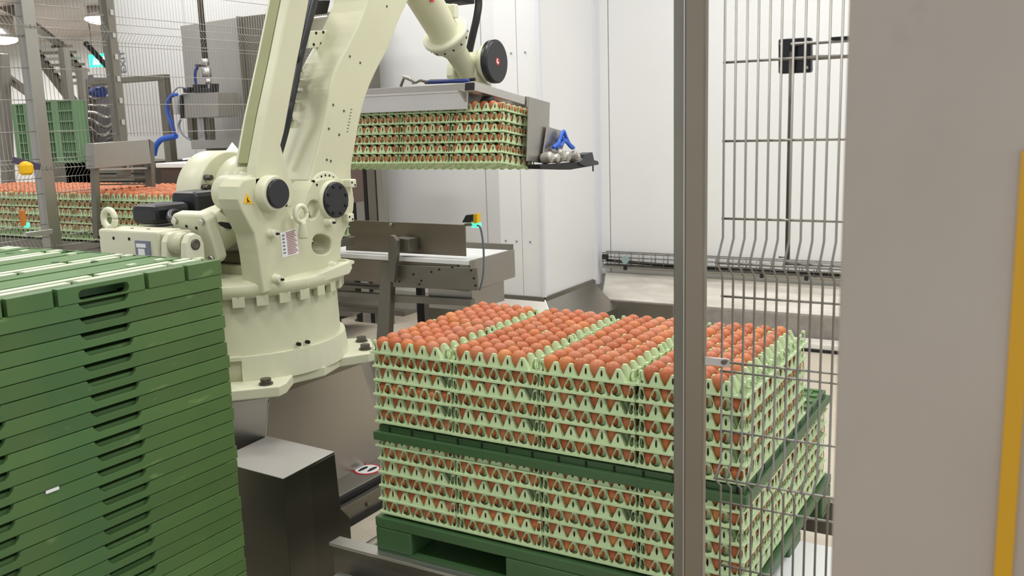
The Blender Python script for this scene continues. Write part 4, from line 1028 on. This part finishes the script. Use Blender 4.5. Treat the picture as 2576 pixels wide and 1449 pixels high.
tag(film.build('plastic_film', WHITE), 'crumpled white plastic film lying on the white table', 'film')
# portal frame
pf = empty('portal_frame', at(350, 300, 'y', 2.6), 'grey square tube portal frame standing behind the mesh', 'frame')
YF = 3.0
a0 = at(396, 202, 'y', YF); a1 = at(411, 202, 'y', YF); l0 = at(296, 206, 'y', YF)
MB().box(a0.x, a1.x, YF, YF+.07, 0, a0.z).build('upright', STEELD, pf, .004)
MB().box(l0.x-.4, a1.x, YF, YF+.07, a0.z, a0.z+.045).build('top_bar', STEELD, pf, .004)
# lettering on the wall
tx = bpy.data.curves.new('wall_lettering', 'FONT'); tx.body = 'EXIT'; tx.size = .115; tx.extrude = .001
to = bpy.data.objects.new('wall_lettering', tx); COL.objects.link(to); bpy.context.view_layer.update()
tm = bpy.data.meshes.new_from_object(to.evaluated_get(bpy.context.evaluated_depsgraph_get())); bpy.data.objects.remove(to)
tm.materials.clear(); tm.materials.append(GREYP)
v = at(318, 184, 'y', WY-.004)
Mx = Matrix.Translation((v.x, WY-.004, v.z)) @ Matrix.Rotation(R_(-90), 4, 'Y') @ Matrix.Rotation(R_(90), 4, 'X')
for vv in tm.vertices: vv.co = Mx @ vv.co
tag(link('wall_lettering', tm), 'small grey upright lettering printed on the white wall', 'lettering')
# stairs
stt = empty('staircase', (-6, 5, 0), 'grey steel staircase rising to the left behind the mesh fence', 'stairs')
def barpx(p, q_, Y, w, h, m_, name, par, dY=0):
    a = at(p[0], p[1], 'y', Y); b = at(q_[0], q_[1], 'y', Y+dY); return MB().bar(a, b, w, h, up=(0, 1, 0)).build(name, m_, par)
barpx((88, 130), (185, 258), 4.0, .10, .05, STEELD, 'stringer', stt)
barpx((150, 112), (262, 262), 4.6, .10, .05, STEELD, 'stringer', stt)
for k in range(7):
    t = k/6; a = at(108 + 72*t, 118 + 92*t, 'y', 4.0); b = at(165 + 60*t, 116 + 92*t, 'y', 4.6)
    MB().bar(a, b, .16, .03).build('tread', STEELD if k % 2 else STEEL, stt)
barpx((55, 40), (160, 120), 4.2, .07, .05, STEELD, 'handrail', stt)
barpx((215, 108), (272, 170), 4.3, .04, .04, BLACKM, 'handrail', stt)
barpx((-30, -5), (62, 40), 4.2, .09, .05, STEELD, 'handrail', stt)
for a, b, c_, d_ in ((160, 120, 190, 400), (205, 170, 225, 400)):
    barpx((a, b), (c_, d_), 3.8, .085, .07, STEEL, 'column', stt)
barpx((-20, 168), (190, 318), 3.4, .07, .05, STEEL, 'diagonal_brace', stt)
barpx((118, 375), (165, 305), 3.4, .04, .04, STEEL, 'short_brace', stt)
barpx((180, 285), (192, 270), 3.4, .04, .04, STEEL, 'short_brace', stt)
barpx((5, 135), (30, 640), 3.3, .11, .08, STEEL, 'column', stt)
# green crates
def crate(name, pxs, Y, label, rows, groups, m_):
    (x0, z1), (x1, z0) = [(at(a, b, 'y', Y).x, at(a, b, 'y', Y).z) for a, b in pxs]
    c_ = empty(name, (x0, Y, z0), label, 'crate'); W_ = x1-x0; H_ = z1-z0
    MB().box(x0, x1, Y+.04, Y+.12, z0, z1).build('body', HOLE, c_)  # black block painted for the shaded inside behind the slots
    t = .03; rh = H_/rows
    for k in range(rows+1): MB().box(x0, x1, Y, Y+.04, z0+k*rh-.006, z0+k*rh+.006).build('rail', m_, c_)
    for g0, g1, n_ in groups:
        for k in range(1, n_):
            xx = x0 + W_*(g0 + (g1-g0)*k/n_); MB().box(xx-.003, xx+.003, Y+.005, Y+.035, z0, z1).build('bar', m_, c_)
    edges = [0] + [e for g in groups for e in g[:2]] + [1]
    for k in range(0, len(edges), 2):
        if edges[k+1] > edges[k]: MB().box(x0 + W_*edges[k], x0 + W_*edges[k+1], Y+.002, Y+.038, z0, z1).build('panel', m_, c_)
    MB().box(x0-.005, x0, Y, Y+.12, z0, z1).build('side', m_, c_); MB().box(x1, x1+.005, Y, Y+.12, z0, z1).build('side', m_, c_)
    return c_
GC = mat('crate_green', srgb(112, 150, 108), .45)
crate('plastic_crate', ((28, 264), (92, 408)), 2.9, 'stack of light green slotted plastic crates at far left behind the fence post', 6, ((.22, .62, 3),), GC)
crate('plastic_crate', ((102, 256), (200, 408)), 2.9, 'stack of dark slotted green crates right of the near fence post', 6, ((.02, .30, 3), (.52, .95, 4)), GC)
for lx_, ly_, w_ in ((-5.86, 2.92, .5), (-5.4, 2.92, .6)):
    o = MB().box(lx_-.3, lx_+w_, 2.9, 3.6, 0, at(100, 408, 'y', 2.9).z-.01).build('crate_stand', STEELD); tag(o, 'dark steel stand under the %s stack of green crates' % ('left' if w_ == .5 else 'right'), 'stand')
# wire spiral conveyor with blue motor
sp = empty('spiral_conveyor', at(258, 270, 'y', 3.2), 'grey curved rod spiral conveyor with a blue motor behind the mesh', 'conveyor')
for k in range(7):
    pts = [at(225 + 66*t, 215 + k*22 + 12*math.sin(3.14*t) + 6*math.sin(6*t+k), 'y', 3.2 + .15*math.sin(3.1*t+k)) for t in (0, .25, .5, .75, 1)]
    MB().tube(catmull(pts, 4), .013, 6).build('curved_rod', STEELL if k % 2 else STEEL, sp)
for a in (222, 232, 290): 
    v = at(a, 200, 'y', 3.35); w_ = at(a+14, 400, 'y', 3.35); MB().bar(v, w_, .035, .035).build('upright', STEELD, sp)
v = at(246, 232, 'y', 3.1); MB().cyl((v.x-.06, 3.1, v.z), (v.x+.07, 3.1, v.z), .045, 16).build('motor', BLUED, sp)
q = MB().prism(xz([(220, 195), (292, 195), (300, 400), (236, 400)], 3.5), 'y', 3.5, 3.55).build('back_panel', mat('machine_grey', srgb(120, 118, 122), .5), sp)
# ceiling lamps in the annex and exit sign
for (a, b, n_, zc) in ((252, 40, 0, 2.9), (6, 92, 1, 2.9)):
    v = at(a, b, 'y', 4.9 if n_ == 0 else 4.6)
    o = empty('dome_lamp', v, '%s white dome ceiling lamp at upper left' % ('right hand' if n_ == 0 else 'left hand'), 'lamp')
    MB().lathe((v.x, v.y, v.z-.02), (0, 0, -1), [(0, .16), (.02, .17), (.05, .13), (.07, .05)], 24).build('diffuser', LAMP, o)
    MB().lathe((v.x, v.y, v.z-.02), (0, 0, 1), [(0, .16), (.06, .14), (3.0 - v.z + .02, .14)], 24).build('housing', STEELL, o)
v0 = at(222, 138, 'y', 5.2); v1 = at(268, 166, 'y', 5.2)
ex_ = empty('exit_sign', v0, 'glowing green and white emergency exit sign high at the left', 'sign')
MB().box(v0.x, v1.x, 5.2, 5.24, v1.z, v0.z).build('sign_box', EXITM, ex_, .004)
xm = (v0.x+v1.x)/2; zm = (v0.z+v1.z)/2; s_ = (v1.x-v0.x)
q = MB().box(xm-.02*s_, xm+.10*s_, 5.196, 5.199, zm-.05, zm+.04); q.build('door_symbol', LAMP, ex_)
q = MB().prism([(xm+.22*s_, zm+.02), (xm+.38*s_, zm+.02), (xm+.38*s_, zm+.045), (xm+.46*s_, zm), (xm+.38*s_, zm-.045), (xm+.38*s_, zm-.02), (xm+.22*s_, zm-.02)], 'y', 5.196, 5.199); q.build('arrow_symbol', LAMP, ex_)
q = MB().prism([(xm-.25*s_, zm-.05), (xm-.2*s_, zm-.05), (xm-.14*s_, zm-.01), (xm-.1*s_, zm-.05), (xm-.07*s_, zm-.045), (xm-.13*s_, zm+.03), (xm-.18*s_, zm+.03)], 'y', 5.196, 5.199); q.build('figure_symbol', LAMP, ex_)
for a in (v0.x+.05, v1.x-.05): MB().cyl((a, 5.22, v0.z), (a, 5.22, 3.0), .006, 8).build('hanger', STEELD, ex_)
# yellow sensor reflector and green light behind the near fence post
ys = empty('yellow_beacon', at(65, 425, 'x', FX+.08), 'orange yellow warning beacon on a bracket left of the near fence post', 'beacon')
v = at(65, 423, 'x', FX+.07)
MB().lathe((v.x, v.y, v.z-.035), (0, 0, 1), [(0, .022), (.012, .034), (.05, .036), (.062, .026), (.07, .01)], 10, smooth=False).build('lens', YELS, ys)
MB().bar((v.x-.02, v.y-.05, v.z+.045), (v.x-.02, v.y+.09, v.z+.0), .012, .03).build('bracket', mat('violet_bracket', srgb(70, 60, 90), .5), ys)
gs = empty('green_indicator', at(68, 567, 'x', FX+.05), 'small sensor with glowing green light beside the infeed conveyor', 'sensor')
v = at(68, 567, 'x', FX+.05)
MB().lathe((v.x, v.y, v.z-.01), (0, 0, 1), [(0, .012), (.02, .014), (.026, .006)], 14).build('green_lens', LEDG, gs)
MB().box(v.x-.02, v.x+.01, v.y-.025, v.y-.005, v.z, v.z+.08).build('orange_body', mat('orange_plastic', srgb(200, 120, 40), .5), gs, .003)
MB().box(v.x-.02, v.x+.0, v.y-.01, v.y+.14, v.z-.06, v.z-.035).build('mount_strip', STEELL, gs, .002)

# ------------------------------------------------------------------ stack of green divider plates in the foreground
SX, SY1, SZT, SH = -.08, -.506, 1.255, .0372
SY0 = SY1 - 1.06
ONES = ['', 'first', 'second', 'third', 'fourth', 'fifth', 'sixth', 'seventh', 'eighth', 'ninth', 'tenth', 'eleventh', 'twelfth', 'thirteenth', 'fourteenth', 'fifteenth', 'sixteenth', 'seventeenth', 'eighteenth', 'nineteenth']
def ordw(n):
    if n < 20: return ONES[n]
    t = ['', '', 'twenti', 'thirti'][n//10]
    return (t + 'eth') if n % 10 == 0 else (t.replace('ti', 'ty') + '-' + ONES[n % 10])
hy = [at(262, 745, 'x', SX).y]; hy.append(SY0 + (SY1 - hy[0]))
hw = .068
def notched(z0, z1, lower=False):
    P = [(SY0, z0), (SY1, z0), (SY1, z1)]
    for c_ in sorted(hy, reverse=True):
        d = .017
        P += [(c_+hw, z1), (c_+hw-.004, z1-d*.5), (c_+hw-.014, z1-d), (c_-hw+.014, z1-d), (c_-hw+.004, z1-d*.5), (c_-hw, z1)]
    P.append((SY0, z1)); return P
FR = MB().prism([(a, b) for a, b in notched(.0012, SH-.0008)], 'x', SX-.012, SX).mesh('front_rim', GREEN)
BD = MB().box(SX-1.0, SX-.012, SY0, SY1, .004, SH-.010).box(SX-1.0, SX-.012, SY1-.006, SY1, .001, SH-.001).mesh('body', GREEN)
BD0 = MB().box(SX-1.0, SX-.06, SY0, SY1, .004, SH-.010).box(SX-1.0, SX-.012, SY1-.006, SY1, .001, SH-.001).mesh('body', GREEN)
LIP = MB()
LIP.box(SX-.006, SX+.0012, SY0, SY1, SH-.0035, SH-.0005)
nl = int(SZT/SH)
for k in range(nl):
    z = SZT - (k+1)*SH
    if z < 0: break
    t = empty('divider_plate', (0, 0, 0), None, 'divider', 'green divider plates stacked at left')
    t['label'] = 'flat green plastic divider plate, %s from the top of the tall stack' % ordw(k+1)
    t.location = (random.uniform(-.0018, .0018), random.uniform(-.004, .004), z)
    if k == 0:
        top = t; t.location = (0, 0, z)
        bd = bpy.data.objects.new('body', BD0); COL.objects.link(bd); bd.parent = t
        continue
    fr = bpy.data.objects.new('front_rim', FR); COL.objects.link(fr); fr.parent = t
    b_ = fr.modifiers.new('bevel', 'BEVEL'); b_.width = .0014; b_.segments = 2; b_.limit_method = 'ANGLE'; b_.angle_limit = R_(30)
    bd = bpy.data.objects.new('body', BD); COL.objects.link(bd); bd.parent = t
# the top plate: upstanding rim in blocks, with a hand hole
z = SZT - SH
def loc_part(name, mb, m_=GREEN, bevel=.0015, par=None):
    mb.v = [(a, b, c_) for a, b, c_ in mb.v]; me = mb.mesh(name, m_); o = bpy.data.objects.new(name, me); COL.objects.link(o); o.parent = par or top
    if bevel:
        b_ = o.modifiers.new('bevel', 'BEVEL'); b_.width = bevel; b_.segments = 2; b_.limit_method = 'ANGLE'; b_.angle_limit = R_(35)
    return o
cuts = sorted([at(a, b, 'x', SX).y for a, b in ((467, 690), (367, 712), (139, 765), (10, 790))], reverse=True)
cuts += [SY0 + (SY1 - c_) for c_ in cuts if SY0 + (SY1-c_) < cuts[-1]-.05]
cuts = sorted(cuts, reverse=True)
edges = [SY1] + cuts + [SY0]
for i in range(len(edges)-1):
    y1_, y0_ = edges[i] - (.006 if i else 0), edges[i+1] + (.006 if i < len(edges)-2 else 0)
    hh = [h_ for h_ in hy if y0_ < h_ < y1_]
    if hh:
        h_ = hh[0]
        outer = [(y0_, .0), (y1_, .0), (y1_, SH+.002), (y0_, SH+.002)]
        ho_ = []
        for cy_, a0_ in ((h_+hw-.011, -90), (h_-hw+.011, 90)):
            ho_ += [(cy_ + .011*math.cos(R_(a0_+k_*22.5)), .016 + .012*math.sin(R_(a0_+k_*22.5))) for k_ in range(9)]
        o = plate('rim_block', outer, [ho_], 'x', SX-.016, SX+.004, GREEN, None, .0015); o.parent = top
        loc_part('hand_hole_back', MB().box(SX-.06, SX-.055, h_-hw-.01, h_+hw+.01, .0, .032), GREEND)  # darker green panel, paints the shade inside the hand hole
    else:
        loc_part('rim_block', MB().box(SX-.016, SX+.004, y0_, y1_, .0, SH+.002))
# ribs on the top surface, black bands painted as the shaded gaps between
rows = []
def band(x, w, m_, dz): rows.append((x, x-w, m_, dz))
band(-.018, .030, GREENT, .003)
for x0 in (-.052, -.330, -.610, -.860):
    band(x0, .006, HOLE, -.006); band(x0-.008, .024, GREENL, .004); band(x0-.038, .006, GREENT, .001); band(x0-.050, .024, GREENL, .004); band(x0-.078, .016, HOLE, -.006)
    if x0 > -.8:
        band(x0-.098, .050, GREENT, .003); band(x0-.150, .006, HOLE, -.004); band(x0-.158, .055, GREENT, .0015); band(x0-.215, .006, HOLE, -.004); band(x0-.223, .045, GREENT, .003)
for a, b, m_, dz in rows:
    if m_ is GREENL:
        y = SY0+.02; 
        while y < SY1-.03:
            l_ = random.uniform(.16, .30); loc_part('rib', MB().box(SX+b, SX+a, y, min(y+l_, SY1-.01), SH-.012, SH-.003+dz), m_, .001); y += l_ + .02
    else: loc_part('rib', MB().box(SX+b, SX+a, SY0+.01, SY1-.008, SH-.014, SH-.004+dz), m_, .001)
for a, b in ((140, 659), (235, 657), (25, 637)):
    v = at(a, b, 'z', SZT); loc_part('stud', MB().lathe((v.x, v.y, SH-.004), (0, 0, 1), [(0, .012), (.004, .012), (.006, .006)], 10), GREEND, 0)
for k, (a, b) in enumerate(((500, 652), (400, 655), (330, 668), (180, 640), (60, 632))):
    v = at(a, b, 'z', SZT); loc_part('stud', MB().box(v.x-.008, v.x+.008, v.y-.012, v.y+.012, SH-.004, SH+.004), GREENL, .001)
o = MB().box(SX+.001, SX+.0022, 0, .033, 0, .006); v = at(112, 1238, 'x', SX)
o = MB().box(SX+.004, SX+.0055, v.y, v.y+.032, v.z-.004, v.z+.003).build('paper_scrap', WHITE); tag(o, 'small torn white paper scrap stuck on the side of the green stack', 'paper scrap')

# ------------------------------------------------------------------ front right fence, post and door panel
FY = -.35
rf = empty('gate_fence', (1.4, FY, 0), 'wire mesh fence panel with folded bends in front of the pallet at right', 'fence')
zz_ = lambda y: at(1821, y, 'y', FY).z
b1, b1c, b1b = zz_(598), zz_(655), zz_(694); b2, b2c, b2b = zz_(1160), zz_(1190), zz_(1222)
AMP = .040
def wz(z):
    for t_, c_, l_ in ((b1, b1c, b1b), (b2, b2c, b2b)):
        if l_ <= z <= t_: return AMP*((t_-z)/(t_-c_) if z > c_ else (z-l_)/(c_-l_))
    return 0
XW0 = at(1821, 355, 'y', FY).x; XWN = at(2111, 355, 'y', FY).x; stp_ = (XWN - XW0)/10
zlist = [2.3, b1, b1c, b1b, b2, b2c, b2b, .05]
for k in range(16):
    xx = XW0 + k*stp_
    MB().tube([(xx, FY - wz(z_), z_) for z_ in zlist], .0025, 8).build('wire', WIRE, rf)
for y_ in (-40, 157, 355, 550, 655, 746, 912, 935, 1085, 1190, 1266, 1425, 1560):
    z_ = zz_(y_); MB().tube([(XW0-.004, FY+.004 - wz(z_), z_), (XW0 + 15.3*stp_, FY+.004 - wz(z_), z_)], .0027, 8).build('cross_wire', WIRE, rf)
# vertical latch rod with black block
la = empty('gate_latch', at(1998, 138, 'y', FY+.05), 'black latch block with long steel rod behind the mesh panel', 'latch')
LYY = FY + .05
MB().prism(xz([(1957, 98), (2040, 93), (2040, 182), (1957, 186)], LYY), 'y', LYY, LYY+.02).build('block', BLACK, la, .004)
MB().prism(xz([(1984, 110), (2002, 108), (1996, 180), (1986, 180)], LYY-.012), 'y', LYY-.012, LYY).build('lever', BLACKM, la, .002)
v = at(1992, 130, 'y', LYY-.01); w_ = at(1978, 652, 'y', LYY-.01)
MB().cyl((v.x, LYY-.01, v.z), (v.x, LYY-.01, w_.z), .0052, 12).build('rod', BRONZE, la)
for a, b, r_ in ((1990, 112, .0035), (2040, 146, .005)):
    v = at(a, b, 'y', LYY-.01); MB().cyl((v.x, LYY-.01, v.z), (v.x+.35, LYY-.01, v.z+.002), r_, 10).build('side_rod', STEELL, la)
v = at(2110, 97, 'y', LYY-.01); MB().box(v.x-.012, v.x+.03, LYY-.02, LYY, v.z-.003, v.z+.003).build('clip', BLACKM, la)
for a, b in ((1966, 110), (2030, 106), (1966, 175), (2030, 170)):
    v = at(a, b, 'y', LYY); MB().cyl((v.x, LYY-.003, v.z), (v.x, LYY, v.z), .003, 8).build('screw', STEELL, la)
v = at(1975, 662, 'y', FY-.02); MB().cyl((v.x, FY-.028, v.z), (v.x+.2, FY-.028, v.z), .0045, 10).build('lower_rod', WIRE, la)
v = at(1974, 655, 'y', FY-.02); MB().tube([(v.x-.012, FY-.02, v.z+.006), (v.x, FY-.02, v.z+.006), (v.x, FY-.02, v.z-.008)], .002, 6).build('hook', BRONZE, la)
# stainless post
po = empty('fence_post', (1.19, FY, 0), 'brushed stainless square fence post standing in front of the egg pallet', 'post')
xl = at(1704, 700, 'y', FY).x; xm_ = at(1733, 700, 'y', FY).x; xr_ = at(1782, 700, 'y', FY).x
MB().box(xm_, xr_, FY-.03, FY-.005, 0, 2.4).build('tube', WARMS, po, .004)
MB().box(xl, xm_+.001, FY-.024, FY-.006, 0, 2.4).build('edge_profile', STEELD, po, .002)
MB().box(xm_-.001, xm_+.001, FY-.031, FY-.026, 0, 2.4).build('edge_highlight', STEELL, po)  # bright line painted as the highlight on the post's rounded edge
v = at(1786, 898, 'y', FY-.03); w_ = at(1850, 925, 'y', FY-.03)
MB().box(v.x-.01, w_.x-.012, FY-.034, FY-.028, w_.z, v.z).build('clamp_plate', STEELL, po, .001)
v = at(1822, 910, 'y', FY-.035); MB().cyl((v.x, FY-.042, v.z), (v.x, FY-.034, v.z), .006, 6).build('clamp_bolt', BRONZE, po)
# near door panel
dp = empty('door_panel', (1.8, -1.3, 0), 'large smudged stainless door panel with a yellow edge strip, close at right', 'panel')
MB().box(at(2112, 700, 'y', -1.3).x, 2.3, -1.3, -1.27, 0, 2.4).build('sheet', PANEL, dp, .004)
y0s, y1s = at(2500, 1449, 'y', -1.3).x, at(2546, 1449, 'y', -1.3).x
MB().box(y0s, y1s, -1.306, -1.3, 0, 1.56).build('yellow_strip', YEL, dp, .001)
# white box on the floor at lower right
v = at(1975, 1352, 'z', .28)
o = MB().box(v.x, v.x+.6, v.y-.6, v.y, 0, .28).build('white_box', WHITEB, None, .004); tag(o, 'low white box on the floor behind the mesh at lower right', 'box')
# ceiling lamps of the hall
for lx, ly in LAMPS:
    o = empty('ceiling_lamp', (lx, ly, CEIL), 'long white ceiling lamp, %s in the %s row above the hall' % ({-3.6: 'left', -5.6: 'left', -.4: 'middle', -2.2: 'middle'}.get(lx, 'right'), 'near' if ly < 0 else 'centre' if ly < 2 else 'far'), 'lamp', 'ceiling lamps above the hall')
    MB().box(lx-.8, lx+.8, ly-.16, ly+.16, CEIL-.10, CEIL-.01).build('housing', STEELL, o)
